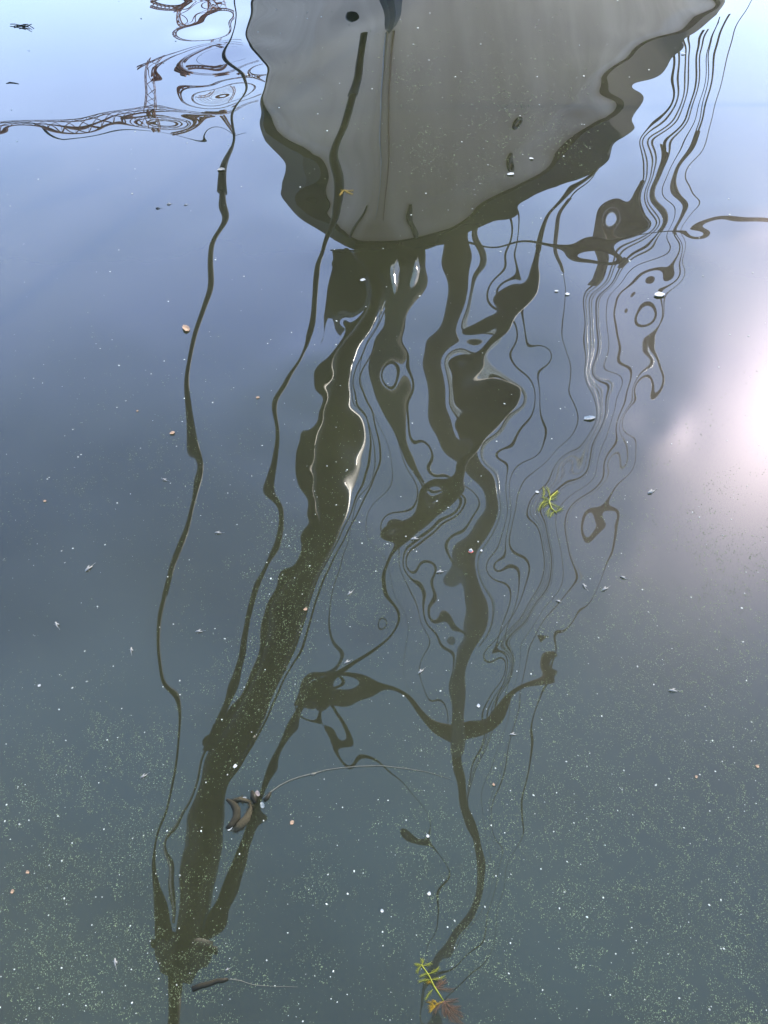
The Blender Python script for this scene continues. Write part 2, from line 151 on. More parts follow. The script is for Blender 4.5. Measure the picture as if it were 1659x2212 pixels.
0,-2086,-2085,-2085,-2084,-2083,-2082,-2080,-2079,-2077,-2074,-2072,-2069,-2066,-2063,-2059,-2055,-2051,-2045,-2037,-2025,-2006,-1984,-1964,-1944,-1923,-1899,-1867,-1832,-1693,-1604,-2206,-2291,-1905,-2138,-1933,-1825,-1913,-2348,-2307,-1924,-1348,-167,221,-3,230,461,960,1520,1398,1342,1507,1571,1553,1550,1555,1563,1572,1582,1592,1604,1617,1630,1642,1649,1654,1657,1659,1661,1662,1663,1664,1665,1666,1666,1667,1667,1668,1668,1668,1668,1668,1668,0,
0,-2062,-2062,-2061,-2060,-2059,-2058,-2056,-2055,-2053,-2050,-2048,-2045,-2042,-2038,-2035,-2031,-2027,-2022,-2015,-2003,-1985,-1963,-1943,-1924,-1903,-1882,-1851,-1821,-1687,-1549,-2263,-2579,-2368,-2359,-2277,-1800,-1501,-1910,-1820,-1424,-1029,-74,47,-283,252,411,715,1478,1323,1284,1573,1599,1532,1534,1533,1542,1550,1560,1571,1582,1595,1609,1620,1627,1632,1634,1636,1637,1638,1640,1641,1642,1643,1643,1644,1645,1645,1645,1646,1646,1646,1646,0,
0,-2039,-2038,-2038,-2037,-2036,-2034,-2033,-2031,-2029,-2026,-2024,-2021,-2018,-2014,-2011,-2007,-2003,-1999,-1992,-1981,-1964,-1943,-1922,-1904,-1885,-1865,-1838,-1815,-1665,-1557,-2393,-2683,-2654,-2384,-2285,-1906,-1816,-1644,-1657,-1270,-720,-323,111,-110,215,706,705,1499,1509,1769,1825,1570,1533,1517,1515,1520,1529,1538,1550,1562,1575,1588,1599,1606,1609,1611,1612,1614,1615,1616,1617,1619,1620,1620,1621,1622,1623,1623,1623,1624,1624,1624,0,
0,-2016,-2015,-2014,-2013,-2012,-2011,-2009,-2007,-2005,-2003,-2000,-1997,-1994,-1990,-1987,-1983,-1979,-1975,-1969,-1959,-1943,-1922,-1901,-1883,-1866,-1849,-1825,-1815,-1662,-1521,-2424,-2772,-2776,-2543,-2498,-2309,-1880,-1795,-1841,-1662,-1075,-263,53,300,339,1052,1571,1813,2076,1948,2097,1551,1542,1505,1494,1498,1507,1518,1529,1541,1554,1568,1578,1583,1586,1588,1589,1590,1592,1593,1594,1596,1597,1598,1599,1599,1600,1601,1601,1602,1602,1602,0,
0,-1993,-1992,-1992,-1991,-1989,-1988,-1986,-1984,-1982,-1979,-1976,-1973,-1970,-1967,-1963,-1959,-1956,-1951,-1945,-1936,-1921,-1901,-1881,-1863,-1848,-1833,-1812,-1812,-1692,-1506,-2400,-2817,-2863,-2815,-2634,-2592,-2098,-1899,-2031,-1861,-1942,-366,295,28,343,877,1613,1876,2268,1886,2166,1869,1513,1500,1474,1478,1487,1499,1510,1521,1534,1547,1556,1561,1563,1565,1566,1567,1568,1570,1571,1573,1574,1575,1576,1577,1578,1579,1579,1580,1580,1581,0,
0,-1970,-1970,-1969,-1968,-1967,-1965,-1963,-1961,-1959,-1956,-1953,-1950,-1947,-1943,-1939,-1936,-1932,-1927,-1922,-1913,-1899,-1880,-1860,-1843,-1828,-1817,-1799,-1805,-1737,-1480,-2335,-2881,-2895,-2918,-2745,-2571,-2339,-1935,-1975,-1956,-1978,-739,-420,-651,-265,349,983,1520,1651,1692,1653,2198,1532,1482,1455,1457,1468,1480,1490,1501,1514,1526,1534,1538,1540,1541,1542,1544,1545,1547,1548,1550,1551,1552,1554,1555,1556,1557,1557,1558,1558,1559,0,
0,-1948,-1947,-1947,-1945,-1944,-1942,-1940,-1938,-1936,-1933,-1930,-1927,-1923,-1920,-1916,-1912,-1908,-1904,-1898,-1890,-1877,-1859,-1839,-1823,-1809,-1800,-1787,-1789,-1783,-1577,-2166,-2911,-2966,-2933,-2705,-2510,-2292,-1838,-1697,-1827,-1561,-1024,-1326,-1322,-1044,-440,104,751,1084,1501,1649,2301,1624,1455,1437,1437,1450,1461,1471,1482,1494,1504,1511,1515,1517,1518,1519,1520,1522,1523,1525,1527,1528,1530,1531,1533,1534,1535,1536,1536,1537,1537,0,
0,-1926,-1925,-1924,-1923,-1922,-1920,-1918,-1916,-1913,-1910,-1907,-1904,-1900,-1897,-1893,-1889,-1884,-1880,-1875,-1867,-1855,-1838,-1818,-1802,-1789,-1780,-1774,-1774,-1786,-1719,-2054,-2762,-3007,-3076,-2915,-2733,-2442,-1692,-1540,-1544,-1368,-888,-1304,-1417,-1360,-622,-469,53,637,1120,1451,2159,1845,1389,1423,1419,1434,1444,1452,1461,1472,1482,1488,1491,1492,1493,1495,1496,1498,1500,1502,1504,1506,1508,1509,1511,1512,1513,1514,1515,1515,1516,0,
0,-1904,-1904,-1903,-1901,-1900,-1898,-1896,-1894,-1891,-1888,-1885,-1881,-1878,-1874,-1870,-1865,-1861,-1856,-1851,-1843,-1832,-1816,-1797,-1781,-1768,-1760,-1756,-1759,-1779,-1778,-2003,-2641,-2974,-3184,-3226,-2533,-2522,-1708,-1247,-1161,-894,-532,-1457,-1293,-1097,-466,-807,-343,418,896,1083,1429,1877,1361,1402,1406,1418,1426,1432,1440,1451,1459,1464,1466,1468,1469,1470,1472,1475,1477,1479,1481,1483,1485,1487,1489,1490,1492,1493,1493,1494,1495,0,
0,-1883,-1882,-1881,-1880,-1878,-1876,-1874,-1872,-1869,-1866,-1862,-1859,-1855,-1851,-1847,-1842,-1837,-1833,-1827,-1820,-1809,-1794,-1776,-1760,-1747,-1740,-1738,-1743,-1767,-1803,-2048,-2548,-2882,-3169,-3606,-3186,-2582,-1952,-934,-921,-743,-729,-1317,-1533,-1273,-906,-681,-337,327,784,653,959,1652,1360,1385,1395,1402,1408,1412,1418,1427,1434,1439,1441,1442,1444,1446,1448,1451,1453,1456,1459,1461,1463,1465,1467,1469,1470,1471,1472,1473,1474,0,
0,-1862,-1861,-1860,-1859,-1857,-1855,-1853,-1850,-1847,-1844,-1840,-1837,-1833,-1828,-1824,-1819,-1814,-1809,-1803,-1796,-1786,-1771,-1754,-1738,-1726,-1718,-1717,-1724,-1751,-1797,-2072,-2521,-2747,-3206,-3518,-3520,-2655,-2277,-1080,-407,-685,-1691,-1790,-1791,-1589,-840,-269,-214,483,684,450,754,1436,1361,1375,1385,1386,1388,1390,1394,1401,1407,1411,1414,1416,1418,1421,1424,1427,1430,1433,1436,1439,1441,1444,1446,1448,1449,1450,1451,1452,1453,0,
0,-1841,-1840,-1839,-1838,-1836,-1834,-1831,-1829,-1826,-1822,-1819,-1815,-1810,-1806,-1801,-1796,-1791,-1785,-1779,-1772,-1762,-1748,-1732,-1716,-1704,-1697,-1695,-1702,-1732,-1778,-2025,-2532,-2619,-3184,-3528,-3532,-2674,-2119,-1131,-519,-868,-1956,-2415,-2026,-1630,-857,70,167,685,620,326,525,1201,1383,1374,1374,1369,1368,1366,1369,1374,1379,1383,1386,1389,1392,1396,1399,1403,1407,1410,1414,1417,1420,1422,1425,1427,1428,1430,1431,1432,1432,0,
0,-1821,-1820,-1818,-1817,-1815,-1813,-1811,-1808,-1805,-1801,-1797,-1793,-1789,-1784,-1779,-1773,-1768,-1762,-1756,-1748,-1738,-1725,-1710,-1694,-1682,-1674,-1673,-1678,-1707,-1755,-1965,-2552,-2574,-3024,-3482,-3566,-2685,-2493,-2152,-1526,-1758,-2446,-2643,-2488,-1513,-699,528,723,603,478,137,420,1198,1412,1367,1365,1350,1345,1340,1341,1344,1349,1353,1357,1361,1366,1370,1375,1379,1384,1388,1392,1395,1398,1401,1404,1406,1408,1409,1411,1412,1412,0,
0,-1800,-1800,-1798,-1797,-1795,-1793,-1790,-1787,-1784,-1780,-1776,-1772,-1767,-1762,-1757,-1751,-1745,-1739,-1732,-1724,-1715,-1702,-1687,-1672,-1660,-1652,-1650,-1653,-1677,-1726,-1894,-2633,-2641,-2791,-3454,-3717,-3440,-3427,-3158,-2769,-2663,-2741,-2610,-2568,-1609,-345,623,514,207,279,426,816,1309,1412,1390,1354,1328,1320,1313,1311,1313,1317,1322,1328,1334,1339,1345,1351,1356,1361,1366,1370,1374,1377,1380,1383,1385,1387,1389,1391,1392,1392,0,
0,-1781,-1780,-1779,-1777,-1775,-1773,-1770,-1767,-1763,-1759,-1755,-1751,-1746,-1740,-1735,-1729,-1723,-1716,-1709,-1701,-1692,-1680,-1666,-1651,-1638,-1629,-1626,-1628,-1646,-1697,-1827,-2567,-2806,-2679,-3577,-3957,-3766,-4081,-3677,-3811,-2814,-2570,-2331,-2373,-1839,-1006,-107,-259,-119,37,625,1046,1524,1531,1420,1335,1305,1292,1283,1280,1280,1285,1291,1298,1306,1313,1320,1327,1333,1338,1344,1348,1353,1356,1360,1363,1365,1368,1369,1371,1372,1373,0,
0,-1761,-1760,-1759,-1757,-1755,-1753,-1750,-1747,-1743,-1739,-1735,-1730,-1725,-1719,-1713,-1707,-1701,-1694,-1686,-1678,-1669,-1657,-1643,-1629,-1617,-1607,-1603,-1604,-1615,-1659,-1764,-2477,-2900,-2604,-3734,-4335,-4072,-4511,-4139,-3728,-2841,-2249,-2473,-2723,-2157,-1604,-1024,-635,-399,-397,641,728,1957,1796,1404,1312,1278,1261,1252,1245,1246,1251,1259,1268,1278,1287,1295,1303,1310,1316,1322,1327,1332,1336,1340,1343,1346,1348,1350,1352,1353,1354,0,
0,-1743,-1742,-1740,-1738,-1736,-1734,-1731,-1727,-1724,-1719,-1715,-1710,-1704,-1698,-1692,-1686,-1679,-1672,-1664,-1656,-1646,-1635,-1621,-1607,-1595,-1585,-1580,-1579,-1584,-1624,-1675,-2407,-2924,-2719,-3860,-4574,-4132,-4506,-3867,-3769,-3039,-2377,-2944,-2787,-2608,-2210,-2538,-1718,-393,-299,773,1099,2257,1970,1363,1290,1245,1230,1218,1211,1211,1217,1227,1239,1251,1262,1271,1280,1288,1295,1301,1307,1312,1316,1320,1324,1327,1329,1331,1333,1334,1335,0,
0,-1724,-1723,-1722,-1720,-1718,-1715,-1712,-1708,-1704,-1700,-1695,-1690,-1684,-1678,-1671,-1665,-1657,-1650,-1642,-1633,-1624,-1613,-1599,-1585,-1573,-1564,-1557,-1555,-1556,-1590,-1615,-2218,-2745,-2757,-3646,-4351,-3788,-4067,-3715,-3928,-2911,-2498,-3297,-3027,-3572,-3363,-2911,-2316,-1052,119,920,1523,2180,2394,1259,1270,1209,1197,1183,1176,1176,1183,1195,1210,1225,1237,1248,1258,1267,1274,1281,1287,1292,1297,1301,1305,1308,1310,1313,1314,1316,1317,0,
0,-1706,-1705,-1704,-1702,-1699,-1696,-1693,-1690,-1685,-1681,-1676,-1670,-1664,-1658,-1651,-1644,-1636,-1628,-1620,-1611,-1602,-1591,-1578,-1564,-1552,-1542,-1535,-1532,-1530,-1554,-1569,-2046,-2591,-2762,-3371,-4016,-3409,-4041,-4007,-3813,-2648,-2913,-3578,-3823,-4381,-4256,-3372,-2754,-1465,-54,988,1404,909,2295,1300,1208,1182,1158,1150,1140,1139,1149,1166,1184,1201,1215,1227,1237,1246,1254,1262,1268,1273,1278,1283,1286,1290,1292,1294,1296,1298,1299,0,
0,-1689,-1687,-1686,-1684,-1681,-1679,-1675,-1671,-1667,-1662,-1657,-1651,-1645,-1638,-1631,-1624,-1616,-1607,-1599,-1590,-1580,-1569,-1556,-1543,-1531,-1521,-1513,-1510,-1506,-1522,-1522,-1884,-2455,-2777,-3163,-3690,-3375,-4326,-3777,-3325,-2448,-3310,-3831,-4274,-4820,-4908,-4006,-2982,-1864,-512,521,809,472,1611,1265,1175,1141,1122,1119,1107,1106,1121,1141,1161,1179,1194,1206,1217,1227,1235,1243,1249,1255,1260,1265,1269,1272,1275,1277,1279,1280,1281,0,
0,-1671,-1670,-1669,-1667,-1664,-1661,-1658,-1654,-1649,-1644,-1638,-1632,-1626,-1619,-1612,-1604,-1595,-1587,-1578,-1568,-1558,-1547,-1534,-1521,-1509,-1500,-1492,-1488,-1483,-1495,-1484,-1719,-2341,-2803,-2980,-3185,-3250,-3530,-2716,-2463,-2793,-3632,-4218,-4584,-5479,-5395,-4674,-2965,-2124,-941,-283,-146,110,929,1190,1150,1087,1095,1084,1077,1083,1099,1120,1141,1159,1175,1188,1199,1209,1218,1225,1232,1238,1243,1247,1251,1255,1257,1260,1261,1263,1264,0,
0,-1655,-1654,-1652,-1650,-1647,-1644,-1641,-1636,-1632,-1626,-1621,-1614,-1608,-1600,-1592,-1584,-1575,-1566,-1557,-1547,-1536,-1525,-1513,-1500,-1488,-1479,-1472,-1467,-1461,-1472,-1457,-1555,-2240,-2810,-2880,-2806,-2642,-2506,-2702,-2294,-2619,-4093,-4386,-4821,-5602,-5621,-4771,-3144,-2237,-1410,-1091,-489,-640,455,1172,1059,1060,1065,1053,1054,1065,1083,1103,1124,1142,1158,1171,1183,1192,1201,1209,1215,1221,1226,1231,1234,1238,1241,1243,1245,1246,1247,0,
0,-1639,-1638,-1636,-1634,-1631,-1628,-1624,-1620,-1615,-1609,-1603,-1597,-1590,-1582,-1574,-1565,-1556,-1546,-1536,-1526,-1515,-1503,-1491,-1479,-1467,-1458,-1451,-1447,-1441,-1448,-1449,-1408,-2051,-2763,-2797,-2716,-2306,-2014,-2258,-1157,-2047,-3808,-4135,-4666,-5501,-5629,-4697,-3653,-2683,-1564,-1576,-994,-768,408,1083,999,1037,1032,1032,1037,1050,1069,1091,1111,1129,1144,1156,1167,1177,1185,1193,1199,1205,1210,1214,1218,1222,1224,1227,1229,1230,1231,0,
0,-1623,-1622,-1620,-1618,-1615,-1612,-1608,-1604,-1598,-1593,-1587,-1580,-1572,-1564,-1556,-1546,-1537,-1527,-1516,-1505,-1494,-1482,-1470,-1457,-1446,-1438,-1431,-1427,-1423,-1425,-1438,-1380,-1858,-2629,-2691,-2759,-2063,-1051,-1287,-841,-1519,-3110,-3578,-4351,-5252,-5006,-4387,-3855,-2358,-1244,-1081,-1152,-514,386,971,973,1008,1008,1014,1022,1038,1059,1081,1101,1117,1132,1143,1154,1163,1171,1178,1184,1190,1195,1199,1203,1206,1209,1211,1213,1214,1215,0,
0,-1608,-1607,-1605,-1603,-1600,-1597,-1593,-1588,-1583,-1577,-1570,-1563,-1555,-1547,-1538,-1528,-1518,-1507,-1496,-1484,-1473,-1460,-1448,-1436,-1425,-1417,-1411,-1407,-1404,-1405,-1420,-1379,-1724,-2474,-2577,-2674,-2527,-832,-947,-1050,-1430,-2547,-2927,-3609,-4512,-4373,-4099,-3512,-1531,-1114,-827,-834,-494,250,922,950,981,990,996,1009,1030,1054,1075,1094,1109,1122,1132,1141,1150,1157,1164,1170,1175,1180,1184,1188,1191,1193,1196,1198,1199,1200,0,
0,-1594,-1593,-1591,-1588,-1586,-1582,-1578,-1573,-1568,-1562,-1555,-1547,-1539,-1530,-1521,-1511,-1500,-1489,-1477,-1464,-1451,-1439,-1426,-1414,-1404,-1396,-1391,-1387,-1385,-1385,-1402,-1382,-1632,-2321,-2527,-2516,-2690,-1902,-1373,-1060,-1111,-2280,-3029,-3644,-4008,-3508,-2624,-1999,-1074,-838,-527,-832,-566,332,913,921,966,974,984,1004,1029,1054,1074,1090,1103,1113,1122,1130,1138,1144,1150,1156,1161,1165,1169,1173,1176,1179,1181,1183,1184,1185,0,
0,-1580,-1579,-1577,-1575,-1572,-1568,-1564,-1559,-1553,-1547,-1540,-1532,-1524,-1515,-1505,-1494,-1483,-1470,-1458,-1444,-1431,-1417,-1404,-1392,-1383,-1375,-1370,-1367,-1367,-1367,-1383,-1387,-1558,-2124,-2452,-2432,-2613,-2554,-1372,-1753,-993,-1308,-2171,-2028,-2577,-2755,-1998,-1420,-807,-310,-308,-806,-174,423,872,908,952,961,980,1008,1036,1060,1078,1090,1099,1107,1113,1120,1126,1132,1137,1142,1147,1151,1155,1159,1162,1164,1167,1168,1170,1171,0,
0,-1567,-1566,-1564,-1561,-1558,-1555,-1550,-1545,-1539,-1533,-1526,-1518,-1509,-1499,-1489,-1478,-1466,-1453,-1439,-1425,-1410,-1396,-1382,-1370,-1361,-1354,-1350,-1348,-1348,-1350,-1362,-1384,-1559,-1944,-2297,-2370,-2540,-2715,-1369,-1860,-589,-801,-1658,-1232,-1661,-1926,-1673,-1087,-237,34,-191,-944,-150,450,842,903,940,954,983,1020,1052,1074,1087,1093,1097,1101,1105,1110,1115,1120,1125,1129,1134,1138,1142,1145,1148,1151,1153,1154,1156,1157,0,
0,-1554,-1553,-1551,-1549,-1546,-1542,-1537,-1532,-1526,-1520,-1512,-1504,-1495,-1485,-1474,-1463,-1450,-1436,-1421,-1406,-1390,-1374,-1360,-1348,-1339,-1333,-1329,-1328,-1329,-1332,-1345,-1359,-1568,-1892,-2100,-2290,-2460,-2734,-1377,-1934,-559,-391,-1011,-875,-942,-1417,-1558,-784,277,273,-93,-569,-39,483,831,903,933,957,999,1046,1081,1097,1099,1096,1094,1094,1097,1100,1104,1108,1112,1117,1121,1125,1128,1132,1135,1137,1139,1141,1142,1143,0,
0,-1542,-1541,-1539,-1537,-1533,-1530,-1525,-1520,-1514,-1507,-1500,-1491,-1482,-1472,-1461,-1448,-1435,-1420,-1404,-1388,-1370,-1353,-1338,-1326,-1317,-1312,-1308,-1308,-1310,-1313,-1329,-1334,-1517,-1908,-1930,-2184,-2358,-2668,-1337,-1632,-521,-176,-567,-400,-370,-802,-1314,-439,705,457,411,-205,-132,436,840,913,931,973,1038,1097,1126,1125,1111,1096,1089,1086,1087,1090,1093,1096,1100,1104,1108,1112,1115,1119,1122,1124,1126,1128,1129,1130,0,
0,-1531,-1530,-1528,-1525,-1522,-1518,-1514,-1509,-1503,-1496,-1488,-1480,-1470,-1460,-1448,-1435,-1421,-1405,-1389,-1370,-1351,-1333,-1316,-1303,-1295,-1290,-1287,-1287,-1291,-1294,-1311,-1318,-1443,-1866,-1894,-2095,-2221,-2471,-1293,-1124,-208,-205,-435,-134,-368,-674,-793,24,745,18,117,-476,-740,322,926,910,941,1016,1118,1179,1179,1147,1113,1090,1080,1077,1077,1078,1081,1084,1088,1091,1095,1099,1103,1106,1109,1111,1113,1115,1117,1118,0,
0,-1520,-1519,-1517,-1514,-1511,-1508,-1503,-1498,-1492,-1485,-1477,-1469,-1459,-1448,-1436,-1423,-1408,-1392,-1374,-1355,-1334,-1313,-1295,-1281,-1273,-1268,-1265,-1266,-1271,-1276,-1291,-1307,-1382,-1726,-1889,-2018,-2100,-2249,-960,-510,193,7,152,3,-583,-433,-177,231,345,-322,-418,-828,-722,306,1017,929,967,1119,1245,1266,1213,1146,1099,1075,1066,1064,1064,1065,1067,1071,1075,1079,1083,1087,1090,1094,1097,1099,1101,1103,1104,1105,0,
0,-1510,-1509,-1507,-1504,-1501,-1498,-1493,-1488,-1482,-1475,-1468,-1459,-1449,-1438,-1426,-1413,-1397,-1380,-1361,-1340,-1318,-1295,-1274,-1259,-1251,-1246,-1243,-1244,-1250,-1258,-1271,-1298,-1352,-1597,-1849,-1937,-2078,-1651,106,725,-142,67,410,383,-101,20,51,342,-152,-794,-1057,-1063,-209,1099,1054,892,1074,1292,1363,1299,1192,1110,1067,1051,1048,1047,1048,1050,1053,1058,1062,1066,1071,1075,1078,1082,1085,1087,1089,1091,1092,1094,0,
0,-1501,-1499,-1497,-1495,-1492,-1488,-1484,-1479,-1473,-1466,-1459,-1450,-1441,-1430,-1417,-1404,-1388,-1371,-1351,-1328,-1304,-1279,-1255,-1238,-1228,-1224,-1221,-1222,-1228,-1240,-1253,-1286,-1355,-1508,-1799,-1873,-2057,-1443,262,646,99,266,449,423,34,-223,270,229,-325,-1029,-1253,-802,185,1296,986,1141,1416,1468,1371,1219,1096,1036,1020,1021,1024,1027,1030,1034,1039,1044,1049,1054,1059,1063,1067,1070,1073,1076,1078,1080,1081,1082,0,
0,-1492,-1490,-1488,-1486,-1483,-1480,-1476,-1471,-1465,-1458,-1451,-1443,-1433,-1422,-1410,-1396,-1381,-1363,-1343,-1319,-1293,-1265,-1239,-1218,-1207,-1202,-1199,-1199,-1205,-1220,-1238,-1267,-1366,-1582,-1637,-1715,-1989,-1516,-572,535,-165,105,378,562,105,-351,314,161,-379,-917,-1331,-390,764,794,965,1894,1922,1569,1225,1013,937,941,967,986,997,1004,1011,1017,1024,1031,1037,1042,1047,1052,1056,1059,1062,1065,1067,1069,1070,1071,0,
0,-1483,-1482,-1480,-1478,-1475,-1472,-1468,-1463,-1458,-1451,-1444,-1436,-1427,-1416,-1405,-1391,-1376,-1358,-1337,-1313,-1285,-1255,-1225,-1201,-1186,-1180,-1177,-1177,-1184,-1198,-1225,-1252,-1328,-1879,-1852,-1455,-1926,-1687,-1483,65,235,146,-209,194,120,-313,169,300,-341,-789,-1492,-841,499,1077,1178,1994,1989,1463,959,752,770,852,917,952,970,982,992,1002,1010,1018,1025,1031,1036,1041,1045,1048,1052,1054,1056,1058,1060,1061,0,
0,-1475,-1474,-1472,-1470,-1468,-1464,-1461,-1456,-1451,-1445,-1438,-1431,-1422,-1412,-1401,-1388,-1373,-1356,-1336,-1311,-1282,-1250,-1216,-1187,-1169,-1160,-1156,-1155,-1161,-1178,-1204,-1249,-1287,-1809,-2044,-1545,-2073,-2285,-2191,-687,292,119,81,-122,-57,-76,6,517,-176,-809,-1491,-490,413,1043,1641,2175,2189,1312,710,576,668,792,877,923,947,963,976,988,998,1006,1014,1020,1025,1030,1035,1038,1041,1044,1046,1048,1050,1051,0,
0,-1468,-1467,-1465,-1463,-1461,-1458,-1454,-1450,-1445,-1440,-1433,-1426,-1418,-1409,-1399,-1387,-1373,-1356,-1337,-1314,-1286,-1251,-1214,-1179,-1155,-1142,-1136,-1133,-1139,-1158,-1187,-1233,-1267,-1743,-1887,-1587,-2616,-2858,-2648,-1110,339,96,123,81,-109,151,266,25,-144,-751,-1020,-27,148,534,1219,1721,1568,1059,681,584,660,771,854,903,931,949,964,976,987,996,1003,1010,1016,1021,1025,1029,1032,1034,1037,1039,1040,1041,0,
0,-1461,-1460,-1459,-1457,-1454,-1452,-1448,-1445,-1440,-1435,-1429,-1423,-1416,-1407,-1398,-1387,-1375,-1360,-1343,-1322,-1296,-1262,-1221,-1180,-1147,-1128,-1118,-1114,-1118,-1137,-1171,-1221,-1245,-1684,-1802,-1632,-3114,-3448,-2890,-1460,289,128,116,144,-75,204,450,-179,-624,-534,-590,310,353,753,1137,1403,1239,1007,818,727,733,791,851,895,922,941,955,967,977,986,994,1001,1006,1011,1016,1019,1023,1025,1028,1029,1031,1032,0,
0,-1455,-1454,-1452,-1451,-1449,-1446,-1443,-1440,-1436,-1431,-1426,-1420,-1414,-1407,-1399,-1390,-1379,-1367,-1352,-1334,-1312,-1282,-1243,-1195,-1150,-1119,-1103,-1095,-1098,-1117,-1154,-1209,-1239,-1600,-1744,-1652,-3044,-3694,-2991,-1559,231,138,135,151,132,308,327,-272,-1100,-86,-552,533,856,715,1100,1221,1108,1044,965,882,836,837,865,896,920,936,949,960,970,978,986,992,998,1003,1007,1011,1014,1017,1019,1021,1022,1023,0,
0,-1449,-1448,-1447,-1445,-1443,-1441,-1438,-1435,-1432,-1428,-1423,-1419,-1413,-1407,-1401,-1393,-1385,-1376,-1365,-1351,-1334,-1311,-1278,-1230,-1170,-1119,-1094,-1082,-1080,-1100,-1139,-1192,-1238,-1540,-1724,-1636,-2738,-3411,-2786,-1477,164,146,149,168,186,256,38,-512,-1305,-503,-32,697,1001,674,1097,1089,1042,1045,1024,969,914,887,888,903,921,935,946,955,964,972,979,985,990,995,999,1003,1006,1008,1011,1012,1014,1015,0,
0,-1443,-1442,-1441,-1440,-1438,-1436,-1434,-1431,-1428,-1425,-1421,-1417,-1413,-1409,-1404,-1398,-1392,-1386,-1380,-1372,-1362,-1347,-1322,-1281,-1216,-1139,-1093,-1075,-1063,-1084,-1132,-1175,-1230,-1533,-1701,-1417,-2502,-2916,-2334,-1229,86,160,159,188,202,263,-150,-835,-1046,-1118,206,524,741,817,1044,1024,1013,1012,1007,983,949,921,911,914,924,934,943,952,959,966,972,978,983,988,992,995,998,1001,1003,1004,1006,1007,0,
0,-1438,-1437,-1436,-1435,-1433,-1432,-1430,-1427,-1425,-1422,-1419,-1416,-1413,-1410,-1407,-1404,-1400,-1398,-1395,-1394,-1393,-1388,-1371,-1336,-1278,-1191,-1118,-1096,-1075,-1076,-1131,-1169,-1215,-1557,-1777,-1032,-2242,-2649,-1838,-715,53,164,174,204,207,235,22,-802,-1043,-1204,354,355,423,834,994,986,985,976,969,961,948,934,924,922,927,934,941,948,955,961,967,972,977,981,985,988,991,993,995,997,998,999,0,
0,-1433,-1432,-1431,-1430,-1429,-1428,-1426,-1424,-1422,-1420,-1417,-1415,-1413,-1411,-1410,-1409,-1408,-1409,-1411,-1416,-1424,-1431,-1425,-1392,-1338,-1290,-1264,-1254,-1247,-1193,-1188,-1166,-1183,-1603,-1912,-797,-2042,-2427,-1779,-644,99,172,190,214,222,211,120,-665,-955,-1082,689,287,351,841,964,956,962,953,942,936,934,931,928,927,929,934,939,945,951,956,962,966,971,975,978,981,984,986,988,990,991,992,0,
0,-1428,-1428,-1427,-1426,-1425,-1424,-1422,-1421,-1419,-1417,-1416,-1414,-1413,-1413,-1412,-1413,-1415,-1418,-1424,-1435,-1450,-1470,-1480,-1462,-1403,-1341,-1329,-1329,-1372,-1367,-1306,-1236,-1326,-1775,-1651,-823,-2156,-2258,-2309,-1060,158,195,198,223,234,201,182,-314,-998,-400,-72,-202,341,885,932,935,941,935,926,922,922,924,926,927,929,933,937,942,947,952,957,961,965,969,972,975,978,980,982,983,985,985,0,
0,-1424,-1423,-1423,-1422,-1421,-1420,-1418,-1417,-1416,-1415,-1414,-1413,-1413,-1413,-1414,-1416,-1420,-1426,-1435,-1449,-1470,-1497,-1525,-1534,-1488,-1362,-1248,-1305,-1414,-1433,-1352,-1374,-1656,-2017,-1456,-957,-2289,-2476,-2846,-1494,136,239,206,234,239,213,208,-77,-911,-57,-561,-720,234,908,905,916,923,920,916,914,916,919,922,925,928,931,935,939,944,948,952,956,960,963,967,969,972,974,976,977,978,979,0,
0,-1420,-1419,-1419,-1418,-1417,-1416,-1415,-1414,-1413,-1412,-1411,-1411,-1411,-1412,-1414,-1418,-1423,-1430,-1441,-1457,-1480,-1512,-1549,-1573,-1559,-1495,-1419,-1430,-1494,-1477,-1320,-1302,-1638,-1846,-1513,-949,-1865,-2671,-3243,-1738,168,278,216,244,242,241,191,135,-30,-380,-916,-921,337,910,877,902,907,907,908,910,912,915,918,922,925,929,932,936,940,944,948,952,955,958,961,964,966,968,970,971,972,973,0,
0,-1416,-1415,-1415,-1414,-1413,-1412,-1411,-1411,-1410,-1409,-1409,-1409,-1409,-1411,-1413,-1417,-1423,-1431,-1442,-1459,-1482,-1513,-1546,-1569,-1565,-1530,-1491,-1481,-1489,-1492,-1422,-1334,-1581,-2195,-2309,-921,-1508,-3404,-3456,-1969,191,324,225,252,248,252,216,223,272,-657,-1139,-1054,302,897,856,889,891,895,901,906,909,912,915,919,922,926,930,933,937,940,944,947,950,953,956,959,961,963,964,966,967,967,0,
0,-1412,-1411,-1411,-1410,-1409,-1409,-1408,-1407,-1407,-1406,-1406,-1406,-1407,-1408,-1411,-1415,-1420,-1428,-1439,-1454,-1475,-1500,-1523,-1536,-1528,-1505,-1486,-1479,-1475,-1472,-1464,-1412,-1562,-2451,-3414,-1790,-1363,-3984,-3602,-2309,178,395,236,262,255,267,243,281,721,-422,-1164,-1063,133,861,853,875,880,887,894,900,904,908,912,916,920,923,927,930,933,937,940,943,946,949,951,954,956,958,959,960,961,962,0,
0,-1408,-1408,-1407,-1407,-1406,-1405,-1404,-1404,-1403,-1403,-1402,-1403,-1403,-1405,-1407,-1410,-1415,-1422,-1431,-1444,-1460,-1477,-1491,-1495,-1489,-1480,-1471,-1463,-1458,-1452,-1447,-1388,-1582,-2550,-3391,-2464,-1772,-3638,-3830,-2804,134,476,238,271,259,275,269,300,1137,-97,-835,-940,98,867,846,860,874,882,887,893,898,904,910,914,918,921,924,927,930,933,936,939,942,944,947,949,951,953,954,955,956,957,0,
